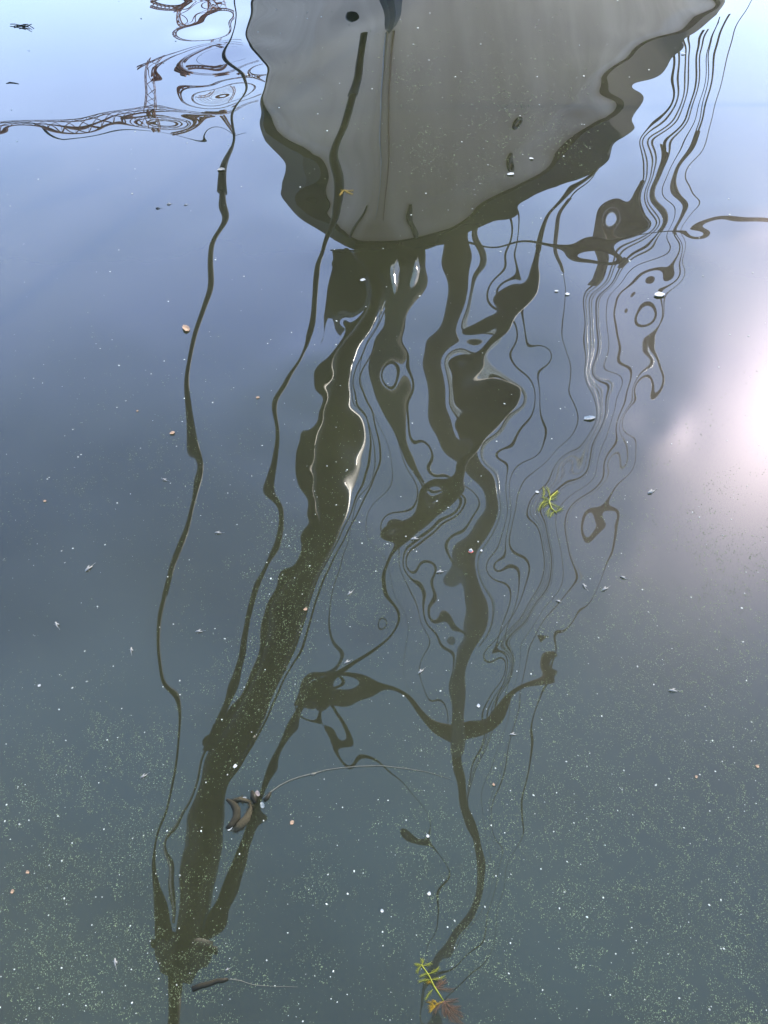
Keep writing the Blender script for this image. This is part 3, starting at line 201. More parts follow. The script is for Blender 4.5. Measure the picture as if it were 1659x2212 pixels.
0,-1404,-1404,-1404,-1403,-1402,-1402,-1401,-1400,-1399,-1399,-1399,-1399,-1399,-1400,-1402,-1405,-1408,-1414,-1421,-1430,-1441,-1451,-1457,-1459,-1458,-1454,-1448,-1443,-1438,-1434,-1428,-1388,-1565,-2436,-3276,-2450,-1665,-3044,-4027,-3190,32,552,252,279,268,282,300,301,1410,693,-835,-788,258,882,834,854,872,877,880,885,894,902,909,913,916,919,921,924,927,930,932,935,938,940,942,944,946,948,950,951,952,952,0,
0,-1401,-1401,-1400,-1400,-1399,-1398,-1397,-1396,-1396,-1395,-1394,-1394,-1394,-1395,-1396,-1398,-1400,-1404,-1409,-1414,-1420,-1425,-1428,-1429,-1429,-1426,-1422,-1419,-1415,-1410,-1409,-1371,-1410,-1888,-2458,-2017,-2262,-3196,-3975,-3379,-11,613,259,283,274,285,315,359,1069,1243,-601,-566,511,881,824,851,867,871,874,882,893,903,909,912,914,916,919,921,923,926,929,931,934,936,938,940,942,944,945,946,947,948,0,
0,-1398,-1397,-1397,-1396,-1395,-1395,-1394,-1393,-1392,-1391,-1390,-1389,-1389,-1389,-1389,-1390,-1391,-1393,-1395,-1397,-1400,-1401,-1402,-1402,-1400,-1398,-1395,-1393,-1392,-1388,-1387,-1364,-1403,-1271,-1041,-1053,-1743,-3472,-3983,-3562,-53,689,267,289,280,294,320,418,660,979,-39,-212,707,881,822,852,863,865,874,888,900,908,911,912,913,914,916,918,920,922,925,927,930,932,934,936,938,940,941,942,943,944,0,
0,-1395,-1394,-1394,-1393,-1392,-1391,-1390,-1389,-1388,-1387,-1386,-1384,-1383,-1383,-1382,-1381,-1381,-1381,-1381,-1381,-1380,-1379,-1377,-1375,-1372,-1370,-1368,-1366,-1366,-1365,-1359,-1374,-1524,-1274,75,611,-1576,-3427,-3907,-3845,-250,763,271,287,284,297,327,422,515,879,736,129,622,899,833,846,857,869,889,906,915,916,914,912,911,912,913,915,917,919,921,923,926,928,930,932,934,936,937,938,939,940,0,
0,-1392,-1391,-1391,-1390,-1389,-1388,-1387,-1385,-1384,-1383,-1381,-1379,-1378,-1376,-1374,-1373,-1371,-1369,-1367,-1364,-1361,-1358,-1353,-1349,-1345,-1342,-1340,-1340,-1339,-1342,-1340,-1339,-1569,-1565,-371,813,-2809,-3579,-3655,-4323,-530,838,266,287,287,301,333,404,452,784,1105,619,673,933,845,838,855,894,925,936,931,923,915,911,909,909,909,911,913,915,917,920,922,924,927,929,931,932,934,935,936,936,0,
0,-1389,-1388,-1388,-1387,-1386,-1385,-1383,-1382,-1380,-1378,-1376,-1374,-1372,-1370,-1367,-1364,-1361,-1358,-1354,-1349,-1343,-1337,-1330,-1323,-1317,-1314,-1313,-1313,-1313,-1313,-1328,-1315,-1414,-1993,-1682,869,-2507,-3669,-3275,-4749,-732,1053,201,297,283,304,335,382,472,529,508,605,469,1043,875,808,867,938,968,963,944,926,914,908,905,905,905,907,909,911,913,916,918,921,923,925,927,929,930,931,932,933,0,
0,-1386,-1386,-1385,-1384,-1383,-1382,-1380,-1379,-1377,-1374,-1372,-1369,-1367,-1363,-1360,-1356,-1352,-1347,-1341,-1334,-1326,-1317,-1307,-1298,-1290,-1286,-1286,-1285,-1287,-1286,-1299,-1318,-1317,-1835,-1897,736,-2023,-3701,-3152,-4836,-2047,861,240,275,289,303,334,374,441,464,492,638,298,922,895,782,866,956,985,970,944,922,908,902,899,899,900,902,904,907,909,912,915,917,920,922,924,926,927,928,929,930,0,
0,-1384,-1383,-1383,-1382,-1381,-1379,-1377,-1375,-1373,-1371,-1368,-1365,-1361,-1357,-1353,-1348,-1343,-1336,-1329,-1321,-1311,-1299,-1286,-1273,-1264,-1259,-1259,-1259,-1260,-1262,-1268,-1304,-1301,-1597,-1977,415,-2002,-3632,-3247,-3751,-2171,295,298,255,290,301,331,369,412,423,474,553,277,507,845,791,823,902,946,946,927,908,897,892,891,892,894,896,899,902,905,908,911,914,917,919,921,923,924,926,927,927,0,
0,-1382,-1381,-1381,-1379,-1378,-1377,-1375,-1373,-1370,-1367,-1364,-1361,-1357,-1352,-1347,-1341,-1335,-1327,-1318,-1308,-1297,-1283,-1267,-1251,-1239,-1233,-1233,-1233,-1233,-1236,-1241,-1270,-1286,-1502,-1625,423,-2102,-3501,-3264,-3135,-1526,111,273,255,285,300,328,361,396,408,457,332,-266,76,871,784,738,793,856,887,892,886,881,879,880,883,886,890,894,898,901,905,908,911,914,916,918,920,922,923,924,925,0,
0,-1380,-1379,-1379,-1377,-1376,-1374,-1372,-1370,-1367,-1364,-1361,-1357,-1352,-1347,-1341,-1335,-1327,-1319,-1309,-1298,-1285,-1269,-1251,-1233,-1216,-1207,-1207,-1207,-1207,-1210,-1215,-1240,-1252,-1497,-1182,516,-1351,-3240,-3248,-2939,-1390,10,244,257,278,298,325,356,384,400,416,235,-297,-101,756,794,685,679,747,811,846,858,861,864,868,874,879,884,889,893,898,902,905,908,911,914,916,918,920,921,922,923,0,
0,-1379,-1378,-1377,-1376,-1374,-1372,-1370,-1368,-1365,-1362,-1358,-1353,-1349,-1343,-1337,-1330,-1321,-1312,-1301,-1289,-1275,-1258,-1239,-1219,-1199,-1185,-1180,-1181,-1181,-1182,-1189,-1200,-1214,-1420,-1170,-513,-1446,-2952,-3286,-2841,-1382,-9,271,243,276,296,322,352,373,407,385,96,-192,170,751,793,665,619,667,742,797,827,840,849,857,864,872,878,884,889,894,898,902,906,909,912,914,916,918,919,920,921,0,
0,-1377,-1377,-1376,-1374,-1373,-1371,-1369,-1366,-1363,-1359,-1355,-1351,-1345,-1340,-1333,-1325,-1316,-1307,-1295,-1282,-1268,-1251,-1231,-1210,-1190,-1173,-1163,-1161,-1161,-1163,-1168,-1188,-1259,-1390,-1413,-1491,-2001,-2790,-3122,-2604,-1391,-242,223,264,261,281,315,353,388,401,301,66,15,353,704,770,682,623,641,700,758,797,820,835,846,856,865,873,880,886,891,896,900,904,907,910,912,915,916,918,919,920,0,
0,-1376,-1375,-1374,-1373,-1372,-1370,-1367,-1364,-1361,-1358,-1353,-1349,-1343,-1337,-1330,-1322,-1313,-1302,-1291,-1277,-1262,-1245,-1227,-1207,-1188,-1171,-1160,-1156,-1157,-1163,-1182,-1234,-1335,-1475,-1687,-1999,-2370,-2691,-2737,-2264,-1404,-548,-1,202,241,263,302,348,378,353,250,155,204,404,610,704,692,657,655,688,735,775,803,823,837,849,859,868,876,883,888,894,898,902,906,909,911,913,915,917,918,918,0,
0,-1375,-1375,-1374,-1372,-1371,-1369,-1366,-1363,-1360,-1356,-1352,-1347,-1341,-1335,-1327,-1319,-1310,-1299,-1287,-1274,-1259,-1242,-1225,-1207,-1190,-1176,-1167,-1163,-1168,-1185,-1226,-1302,-1421,-1601,-1848,-2138,-2409,-2519,-2367,-1966,-1390,-777,-270,46,187,243,285,325,336,305,263,259,309,407,529,628,674,680,681,696,726,761,790,813,830,843,855,864,873,880,886,892,897,901,904,907,910,912,914,916,917,918,0,
0,-1375,-1374,-1373,-1372,-1370,-1368,-1365,-1362,-1359,-1355,-1351,-1346,-1340,-1333,-1326,-1317,-1308,-1297,-1285,-1271,-1257,-1241,-1224,-1208,-1194,-1182,-1176,-1177,-1190,-1220,-1273,-1360,-1488,-1661,-1869,-2083,-2244,-2283,-2141,-1811,-1352,-862,-433,-115,87,200,259,289,299,295,290,300,342,416,504,582,638,669,687,705,728,755,782,806,824,839,851,861,870,878,885,890,895,900,903,907,909,912,913,915,916,917,0,]

# ------------------------------------------------------------------ water: a wind-rippled height field
NX, NE, GX0, GX1, GY0 = 84, 100, -1.0, 1.0, .9
GE0, GE1 = math.log(.05 + GY0), math.log(6.6 + GY0)
RIP = np.array(RIPPLES, float) * 1e-6
def swell(x, y):
    """long low swell everywhere plus the small measured ripples near the ship"""
    x = np.asarray(x, float); y = np.asarray(y, float)
    r = np.maximum(y + GY0, 1e-3); a = (x / r - GX0) / ((GX1 - GX0) / (NX - 3)); c = (np.log(r) - GE0) / ((GE1 - GE0) / (NE - 3))
    ok = (a > 0) & (a < NX - 3) & (c > 0) & (c < NE - 3)
    a = np.clip(a, 0, NX - 3 - 1e-6); c = np.clip(c, 0, NE - 3 - 1e-6)
    i = a.astype(int); j = c.astype(int); s = a - i; t = c - j
    bs = lambda t: ((1 - t) ** 3 / 6, (3 * t ** 3 - 6 * t * t + 4) / 6, (-3 * t ** 3 + 3 * t * t + 3 * t + 1) / 6, t ** 3 / 6)
    bx, by = bs(s), bs(t); g = np.zeros_like(x)
    for q in range(4):
        for p in range(4): g += by[q] * bx[p] * RIP[(j + q) * NX + i + p]
    f = lambda z: np.clip(z, 0, 1) ** 2 * (3 - 2 * np.clip(z, 0, 1))
    xr = np.abs(x / r)
    w = f((.96 - xr) / .16) * f((y - .06) / .1) * f((6.5 - y) / .6) * ok
    far = 0.0
    for k, (l, ang, A) in enumerate([(.55, .3, .0016), (.83, 1.2, .002), (1.4, 2.1, .003), (.37, -.6, .001), (2.3, .8, .004)]):
        far = far + A * np.sin(2 * math.pi * (x * math.cos(ang) + y * math.sin(ang)) / l + k * 1.7)
    return w * r * g + (1 - w) * far
def axis(core, lo, hi, n):
    d0 = core[1] - core[0]; d1 = core[-1] - core[-2]
    a = lo - (core[0] - lo) * 0; L = np.geomspace(1, 1 + (core[0] - lo) / d0 * .2, n) - 1; L = core[0] - (core[0] - lo) * L / L[-1]
    H = np.geomspace(1, 1 + (hi - core[-1]) / d1 * .2, n) - 1; H = core[-1] + (hi - core[-1]) * H / H[-1]
    return np.concatenate([L[:0:-1], core, H[1:]])
xs = axis(np.linspace(-3.3, 3.3, 900), -1500, 1500, 70)
yy = np.exp(np.linspace(math.log(.06 + 1.2), math.log(7.4 + 1.2), 880)) - 1.2
ys = axis(yy, -1500, 1500, 70)
XX, YY = np.meshgrid(xs, ys); ZZ = swell(XX, YY)
nx_, ny_ = len(xs), len(ys)
co = np.stack([XX, YY, ZZ], -1).reshape(-1, 3).astype(np.float32)
idx = np.arange(nx_ * ny_).reshape(ny_, nx_)
quads = np.stack([idx[:-1, :-1], idx[:-1, 1:], idx[1:, 1:], idx[1:, :-1]], -1).reshape(-1, 4)
me = bpy.data.meshes.new('water')
me.vertices.add(len(co)); me.vertices.foreach_set('co', co.ravel())
me.loops.add(quads.size); me.loops.foreach_set('vertex_index', quads.ravel().astype(np.int32))
me.polygons.add(len(quads)); me.polygons.foreach_set('loop_start', np.arange(0, quads.size, 4, dtype=np.int32))
me.polygons.foreach_set('use_smooth', np.ones(len(quads), bool)); me.update()
water = bpy.data.objects.new('water', me); col.objects.link(water); water['kind'] = 'structure'
m = bpy.data.materials.new('water'); m.use_nodes = True; t = m.node_tree; t.nodes.clear()
o_ = t.nodes.new('ShaderNodeOutputMaterial'); geo = t.nodes.new('ShaderNodeTexCoord')
body = t.nodes.new('ShaderNodeSubsurfaceScattering'); film = t.nodes.new('ShaderNodeBsdfGlossy'); gl = t.nodes.new('ShaderNodeBsdfGlossy')
body.falloff = 'BURLEY'; body.inputs['Scale'].default_value = 1.0; body.inputs['Radius'].default_value = (.35, .4, .3)
gl.inputs['Roughness'].default_value = 0.0; gl.inputs['Color'].default_value = (1, 1, 1, 1)
film.inputs['Roughness'].default_value = .30; film.inputs['Color'].default_value = (1, .86, .95, 1)
fr = t.nodes.new('ShaderNodeFresnel'); fr.inputs['IOR'].default_value = 1.333
nb = t.nodes.new('ShaderNodeTexNoise'); nb.inputs['Scale'].default_value = .9; nb.inputs['Detail'].default_value = 4
rb = t.nodes.new('ShaderNodeValToRGB'); rb.color_ramp.elements[0].color = (0.0054, 0.0055, 0.0025, 1); rb.color_ramp.elements[1].color = (0.0084, 0.0085, 0.0036, 1)
rb.color_ramp.elements[0].position = .35; rb.color_ramp.elements[1].position = .65
t.links.new(geo.outputs['Object'], nb.inputs['Vector']); t.links.new(nb.outputs['Fac'], rb.inputs['Fac']); t.links.new(rb.outputs['Color'], body.inputs['Color'])
m1 = t.nodes.new('ShaderNodeMixShader'); m2 = t.nodes.new('ShaderNodeMixShader')
m2.inputs[0].default_value = 0.0028
t.links.new(fr.outputs[0], m1.inputs[0]); t.links.new(body.outputs[0], m1.inputs[1]); t.links.new(gl.outputs[0], m1.inputs[2])
t.links.new(m1.outputs[0], m2.inputs[1]); t.links.new(film.outputs[0], m2.inputs[2]); t.links.new(m2.outputs[0], o_.inputs['Surface'])
me.materials.append(m)

# ------------------------------------------------------------------ materials
M = dict(brass=mat('polished brass', (.95, .85, .68), .09, metal=1, var=.03),
    hull=None, rail=mat('dark rail paint', (.012, .012, .010), .7, spec=.15), spar=mat('brown spar', (.10, .075, .045), .32, var=.3, scale=5, spec=.6),
    wire=mat('dark wire', (.015, .014, .012), .5), rope=mat('brown rope', (.07, .055, .04), .8, scale=40), pale=mat('pale rope', (.5, .47, .42), .7, scale=40),
    glint_metal=mat('bright glint metal', (.9, .88, .85), .26, metal=1, var=.05), steel=mat('stainless steel', (.75, .74, .7), .16, metal=1, var=.05), iron=mat('black iron', (.02, .02, .02), .45),  # first metal here makes bright streaks along rigging and spar edges
    canvas=mat('furled olive canvas', (.06, .062, .04), .8, scale=20, bump=.4), brown=mat('brown canvas', (.13, .10, .07), .8, scale=15, bump=.3),
    rust=mat('rusty steel', (.30, .13, .08), .8, scale=4), rope_tan=mat('tan rope', (.3, .24, .16), .8, scale=30), flag=mat('olive bunting', (.07, .07, .05), .9, scale=30))
mh = bpy.data.materials.new('grey hull paint'); mh.use_nodes = True; t = mh.node_tree; p = t.nodes['Principled BSDF']; p.inputs['Roughness'].default_value = .55
cc = t.nodes.new('ShaderNodeTexCoord'); mpp = t.nodes.new('ShaderNodeMapping'); mpp.inputs['Scale'].default_value = (1.6, 1.6, .25)
na = t.nodes.new('ShaderNodeTexNoise'); na.inputs['Scale'].default_value = 1.4; na.inputs['Detail'].default_value = 7
ra = t.nodes.new('ShaderNodeValToRGB'); ra.color_ramp.elements[0].position = .32; ra.color_ramp.elements[1].position = .68
ra.color_ramp.elements[0].color = (.40, .31, .225, 1); ra.color_ramp.elements[1].color = (.55, .44, .335, 1)
t.links.new(cc.outputs['Object'], mpp.inputs['Vector']); t.links.new(mpp.outputs['Vector'], na.inputs['Vector']); t.links.new(na.outputs['Fac'], ra.inputs['Fac']); t.links.new(ra.outputs['Color'], p.inputs['Base Color'])
M['hull'] = mh

# ------------------------------------------------------------------ the moored sailing ship (out of frame above, mirrored in the water)
B0 = Vector((-0.0406, 7.0354, 0)); AX = Vector((0.21096, 0.97750, 0)); NXV = Vector((0.97750, -0.21096, 0))
HB = [(0, .13), (.15, .32), (.5, .64), (1.1, 1.07), (2, 1.5), (3, 1.9), (4.3, 2.27), (6, 2.78), (8, 3.3), (11, 3.8), (15, 4.0), (20, 3.7), (25, 2.7)]
HBa = np.array([h[0] for h in HB]); HBb = np.array([h[1] for h in HB])
stations = list(np.concatenate([np.linspace(0, 1.5, 16), np.linspace(1.8, 8, 22), np.linspace(9, 25, 14)]))
ship = empty('sailing_ship', B0)
tag(ship, 'large grey sailing ship with brown bowsprit and dark rail, seen mirrored bow-on in the water', 'ship')
def hp(a, side, z, d=0):
    # half breadth flares out from the waterline to the rail; the stem rakes aft below
    k = max(0, min(1, (2.3 - z) / 2.6)); aa = a + k * .25
    hb = float(np.interp(a, HBa, HBb)); hw = hb * (1 - .30 * k - .10 * k * k) - (.12 * k if a < 1 else .1 * k)
    return B0 + AX * aa + NXV * side * (max(hw, .03) + d) + Vector((0, 0, z))
loc = lambda v: v - B0
def loft(rows, name, mat_, par, smooth=True, closed=False):
    mb = MB(); n = len(rows[0]); vs = [v for r in rows for v in r]; fs = []
    for i in range(len(rows) - 1):
        for k in range(n if closed else n - 1):
            q = (k + 1) % n; fs.append((i * n + k, i * n + q, (i + 1) * n + q, (i + 1) * n + k))
    if closed: fs += [tuple(range(n - 1, -1, -1)), tuple((len(rows) - 1) * n + k for k in range(n))]
    mb.add(vs, fs); return mb.build(name, mat_, par, smooth)
zs = [2.3, 2.0, 1.6, 1.2, .8, .4, 0, -.5]
rows = [[loc(hp(a, -1, z)) for z in zs] + [loc(hp(a, 1, z)) for z in reversed(zs)] for a in stations]
hull = loft(rows, 'hull', M['hull'], ship, True, True)
for side in (-1, 1):
    rr = []
    for a in stations:
        c0 = hp(a, side, 2.3, .0)
        rr.append([loc(c0 + NXV * side * d + Vector((0, 0, z))) for d, z in ((.0, -.02), (.04, .0), (.04, .22), (-.12, .2), (-.12, 0))])
    loft(rr, 'rail', M['rail'], ship, False, True)
mb = MB(); mb.tube([loc(hp(0, -1, 2.5) + Vector((-.02, .02, -.1))), loc(hp(0, 1, 2.5) + Vector((.02, .02, -.1)))], .11, 8); mb.build('rail_cap', M['rail'], ship)
dk = MB(); dk.add([loc(hp(a, s, 2.42, -.15)) for a in stations for s in (-1, 1)], [(2 * i, 2 * i + 1, 2 * i + 3, 2 * i + 2) for i in range(len(stations) - 1)]); dk.build('deck', M['spar'], ship)
# cutwater and its iron shoe, with the rust and lime streaks of the stem
def stem(zs_, w, fwd, name, m_):
    rws = []
    for z, ww, ff in zip(zs_, w, fwd):
        k = max(0, min(1, (2.3 - z) / 2.6)); c = AX * (k * .25 - ff) + Vector((0, 0, z))
        rws.append([c + NXV * -ww + AX * .3, c + NXV * -ww * .5, c - AX * .03, c + NXV * ww * .5, c + NXV * ww + AX * .3])
    return loft(rws, name, m_, ship, False, True)
stem([.62, .55, .35, .1, -.4], [.02, .09, .14, .2, .3], [.03, .07, .08, .1, .1], 'stem_shoe', M['iron'])
for u0, m_, w_ in ((-.045, mat('lime streak', (.42, .45, .5), .7), .035), (.05, mat('rust streak', (.24, .15, .10), .7), .05)):
    mb = MB(); pts = []
    for z in np.linspace(2.15, .62, 9):
        k = (2.3 - z) / 2.6; c = AX * (k * .25 - .012) + NXV * (u0 + .01 * math.sin(z * 5)) + Vector((0, 0, z)); pts.append(c)
    mb.tube(pts, [w_ * (.3 + .7 * (i / 8)) for i in range(9)], 6, flat=.3); mb.build('stem_streak', m_, ship, True)
for a_, s_ in ((.10, -1), (.10, 1)):
    MB().tube([loc(hp(a_, s_, z, .03)) for z in (2.28, 2.2, 2.1, 2.02)], [.02, .03, .022, .012], 7).build('chock', M['iron'], ship, True)
# hawse pipes and freeing ports in the bow plating
def port(a, side, z, w, h):
    c = hp(a, side, z, .012); c2 = hp(a + .1, side, z, .012); t_ = (c2 - c).normalized(); u_ = (hp(a, side, z + .1, .012) - c).normalized()
    pts = [loc(c + t_ * w * math.cos(q) + u_ * h * math.sin(q)) for q in np.linspace(0, 2 * math.pi, 15)]
    MB().tube(pts, .018, 6).build('port_ring', M['iron'], ship, True)
for a_, s_, z_, w_, h_ in [(1.27, 1, 1.74, .075, .035), (1.17, 1, 2.02, .06, .03)]: port(a_, s_, z_, w_, h_)

def bar(name, A, Bp, r0, r1, m_, par=ship, n=2, seg=8, sag=0):
    A = Vector(A); Bp = Vector(Bp); off = B0 if par is ship else Vector((0, 0, 0))
    pts = [A.lerp(Bp, i / (n - 1)) - Vector((0, 0, sag * 4 * (i / (n - 1)) * (1 - i / (n - 1)))) - off for i in range(n)]
    return MB().tube(pts, [r0 + (r1 - r0) * i / (n - 1) for i in range(n)], seg).build(name, m_, par, True)
SB = Vector((-.0794, 7.4313, 2.75)); ST = Vector((-1.2440, 1.4204, 3.9)); sd_ = (ST - SB).normalized()
bar('bowsprit', SB - sd_ * 1.2, ST, .14, .132, M['spar'], seg=24, n=6)
bar('bowsprit_cap', ST - sd_ * .22, ST + sd_ * .05, .155, .15, M['iron'], seg=16)
bar('cap_lug', ST + Vector((-.17, .12, 0)), ST + Vector((.2, .1, 0)), .045, .045, M['iron'])
bar('jibboom', ST, ST + Vector((-.02, -.9, .25)), .085, .07, M['spar'], seg=16)
for s_, dx in ((-1, -.13), (1, .13)):
    MB().tube([ST + Vector((dx, .12, 0)) - B0 + Vector((.03 * math.cos(q) * 1.2, .05 * math.sin(q), .03 * math.sin(q))) for q in np.linspace(0, 6.283, 13)], .012, 6).build('shackle', M['iron'], ship, True)
MB().tube([ST + sd_ * -1.45 - B0 + Vector((-.14 + .05 * math.cos(q), .06 * math.sin(q), -.02)) for q in np.linspace(0, 6.283, 13)], .014, 6).build('shackle', M['iron'], ship, True)
MB().box((0, 0, 0), (.30, .05, .30), Matrix.Translation(SB + sd_ * .55 - B0)).build('gammon_band', M['iron'], ship)
bar('bobstay_lug', ST - sd_ * 1.39, Vector((-1.105, 2.70, 3.5)), .03, .022, M['iron'])
bar('collar', ST - sd_ * 1.42, ST - sd_ * 1.36, .142, .142, M['iron'], seg=20)
bar('collar', ST - sd_ * 2.0, ST - sd_ * 1.96, .141, .141, M['iron'], seg=20)
RIG = {
'A':((-1.354,1.451,3.850),(-2.310,15.638,2.450)),
'B':((-1.107,2.671,3.500),(-0.286,7.111,0.500)),
'E':((-1.100,2.884,3.623),(-0.254,7.038,2.600)),
'ML':((-0.079,7.431,2.750),(-1.244,1.420,3.900)),
'MR':((-0.079,7.431,2.750),(-1.244,1.420,3.900)),
'F1':((-1.182,1.454,3.850),(0.193,7.080,2.600)),
'F2':((-1.175,1.460,3.850),(0.331,6.840,2.600)),
'XL':((-0.139,7.169,2.600),(0.506,7.813,6.192)),
'XR':((0.388,7.308,2.600),(0.527,7.818,6.192)),
'G':((-1.108,1.523,3.850),(2.499,9.835,2.400)),
'NL':((1.053,10.200,4.306),(1.424,10.200,17.818)),
'NR':((1.053,10.200,4.306),(1.424,10.200,17.818)),
'K3':((1.053,10.200,4.306),(1.424,10.200,17.818)),
'PL':((1.424,10.200,17.818),(2.406,9.800,51.786)),
'PR':((1.424,10.200,17.818),(2.406,9.800,51.786)),
'YL':((1.424,10.200,17.818),(-1.672,11.181,17.818)),
'YR':((1.424,10.200,17.818),(4.340,11.701,17.818)),
'S1':((-1.674,11.180,17.818),(2.004,9.965,37.827)),
'S2':((-1.662,11.180,17.818),(-0.106,7.020,2.500)),
'S3':((4.351,11.697,17.818),(4.822,13.701,2.450)),
'S4':((4.340,11.701,17.818),(2.288,9.848,47.602)),
'R1':((1.703,10.109,22.434),(2.299,9.486,2.450)),
'R2':((1.499,10.162,23.766),(3.846,12.446,2.450)),
'R3':((1.572,10.139,23.423),(4.063,12.609,2.450)),
'R4':((1.623,10.121,23.087),(4.326,12.760,2.450)),
'R5':((2.074,9.937,39.225),(5.031,13.860,2.450)),
'R6':((1.898,10.007,35.870),(5.574,14.596,2.450)),
'R7':((1.906,10.011,28.036),(4.670,13.224,2.450)),
'H':((0.329,7.199,2.500),(3.448,6.541,1.900)),
'K1':((2.297,10.687,17.818),(1.228,8.146,2.450)),
'K2':((2.567,10.840,17.818),(1.328,8.291,2.450)),
'L1':((0.292,7.026,2.500),(1.262,10.199,12.734)),
'L2':((0.158,7.019,2.500),(1.279,10.198,14.705)),
'L3':((0.181,7.022,2.500),(1.340,10.199,17.267)),
'L4':((0.139,7.024,2.500),(1.147,10.299,17.818)),
'L5':((-0.076,7.021,2.500),(0.160,10.536,17.818)),
'W1':((-16.358,60.000,20.698),(-6.918,60.000,18.840)),
'W2':((-15.539,60.000,21.228),(-7.098,60.000,20.786)),
'W3':((-28.178,60.000,24.445),(-7.263,60.000,22.557)),
}
spec = dict(A=('whisker_stay', .036, 0.030, 'wire'), B=('bobstay', .017, .034, 'wire'), E=('martingale_stay', .017, .02, 'wire'), G=('whisker_stay', .015, .034, 'wire'),
    F1=('headsail_sheet', .010, .012, 'rope'), F2=('headsail_sheet', .011, .014, 'rope'),
    S1=('topmast_shroud', .016, .02, 'wire'), S2=('lower_stay', .012, .009, 'wire'), S3=('backstay', .014, .011, 'wire'), S4=('topmast_shroud', .018, .02, 'wire'),
    R1=('shroud', .016, .010, 'rope'), R2=('shroud', .014, .013, 'rope'), R3=('shroud', .014, .014, 'glint_metal'), R4=('shroud', .016, .018, 'rope'), R5=('shroud', .016, .02, 'rope'),
    R6=('running_stay', .012, .010, 'glint_metal'), R7=('running_stay', .010, .009, 'wire'), K1=('shroud', .016, .010, 'rope'), K2=('shroud', .012, .008, 'wire'),
    L1=('forestay', .010, .008, 'wire'), L2=('forestay', .012, .012, 'wire'), L3=('forestay', .014, .016, 'wire'), L4=('halyard', .009, .011, 'wire'), L5=('halyard', .007, .008, 'wire'))
for k, (nm, r0, r1, mm) in spec.items():
    A, Bp = RIG[k]
    if k == 'A': r0, r1 = .014, .040
    bar(nm, A, Bp, r0, r1, M[mm], n=8 if k in 'ABG' else 2)
# thicker seizings and turnbuckles on the guys
def along(k, f0, f1, r, m_, nm):
    A, Bp = map(Vector, RIG[k]); bar(nm, A.lerp(Bp, f0), A.lerp(Bp, f1), r, r * .8, m_, seg=10)
along('A', .56, .62, .05, M['iron'], 'turnbuckle'); along('A', .18, .21, .026, M['iron'], 'turnbuckle'); along('B', .90, .95, .042, M['iron'], 'turnbuckle'); along('G', .74, .80, .038, M['brown'], 'turnbuckle'); along('B', .0, .04, .028, M['iron'], 'turnbuckle')
for k, f0, f1, r in (('R2', .84, .9, .05), ('R4', .86, .93, .06), ('R5', .90, .95, .05), ('R1', .92, .97, .035)):
    along(k, f0, f1, r, M['brown'], 'deadeye')
for k in ('R2', 'R3', 'R4'): 
    A, Bp = map(Vector, RIG[k]); bar('streak_line', A.lerp(Bp, .3) + Vector((.06, 0, 0)), Bp + Vector((.06, 0, 0)), .012, .014, M['glint_metal'])  # bright metal lines added beside the shrouds to give pale specular streaks
# foremast
N0 = Vector((1.0525, 10.2, 4.306)); N1 = Vector((1.4244, 10.2, 17.818)); N2 = Vector((2.4063, 9.8, 51.786))
nd = (N1 - N0).normalized()
bar('mast', N0 - nd * 2.2, N1 + nd * .6, .19, .185, M['spar'], seg=24)
bar('topmast', N1 - nd * .4, N2, .14, .13, M['spar'], seg=16)
bar('mast_glint_line', N0 + Vector((.235, -.03, -1)), N1 + Vector((.235, -.03, -3)), .032, .028, M['glint_metal'], seg=12)  # added metal line imitating the sunlit right edge of the mast
YL = Vector((-1.6719, 11.1807, 17.8175)); YR = Vector((4.3399, 11.7009, 17.8175))
bar('crosstree', N1, YL, .12, .09, M['brown'], seg=10); bar('crosstree', N1, YR, .12, .09, M['brown'], seg=10)
# furled staysail on the forestay
(xa, xb), (ya, yb) = [tuple(map(Vector, RIG[k])) for k in ('XL', 'XR')]
rn = random.Random(4); pts = [(xa.lerp(xb, i / 14) + ya.lerp(yb, i / 14)) / 2 - B0 for i in range(15)]
r0_ = (xa - ya).length / 2; r1_ = max((xb - yb).length / 2, .012)
MB().tube(pts, [(r0_ + (r1_ - r0_) * i / 14) * (.96 + .04 * math.sin(i)) for i in range(15)], 14, jit=.03, rnd=rn).build('furled_staysail', M['canvas'], ship, True)
# plates and bright lines added to make sun glints at the bow
def polished(x, y, z, l, w, hang):
    # thin bent metal plate, added and tilted so its face throws a sun glint
    d = Vector((-x, -y, -1.8 - z)).normalized(); h = (d + SUN).normalized(); mdir = Vector((-.12, .5, .85)); mdir = (mdir - h * mdir.dot(h)).normalized(); s = h.cross(mdir).normalized()
    c = Vector((x, y, z)) - B0; vs = []; fs = []; nn = 9
    for i in range(nn):
        q = i / (nn - 1); ww = w * (math.sin(math.pi * (.06 + .88 * q)) ** .6); off = mdir * l * (q - .5) - h * (.012 * (2 * q - 1) ** 2) + s * .02 * math.sin(5 * q)
        for k, t_ in ((-1, 0), (1, 0), (1, -.006), (-1, -.006)): vs.append(c + off + s * ww * k + h * t_)
    for i in range(nn - 1):
        for k in range(4): fs.append((4 * i + k, 4 * i + (k + 1) % 4, 4 * i + 4 + (k + 1) % 4, 4 * i + 4 + k))
    fs += [(3, 2, 1, 0), tuple(4 * nn - 4 + k for k in range(4))]
    MB().add(vs, fs).build('glint_plate', M['brass'], ship, True)
    MB().tube([c + mdir * l * .5, Vector(hang) - B0], .005, 5).build('glint_plate_line', M['wire'], ship)
polished(.10, 5.75, 1.95, .55, .075, (-.15, 7.0, 2.75)); polished(.26, 5.85, 2.0, .45, .05, (-.0, 7.0, 2.75)); polished(-.03, 6.0, 2.45, .22, .10, (-.3, 6.2, 2.95))
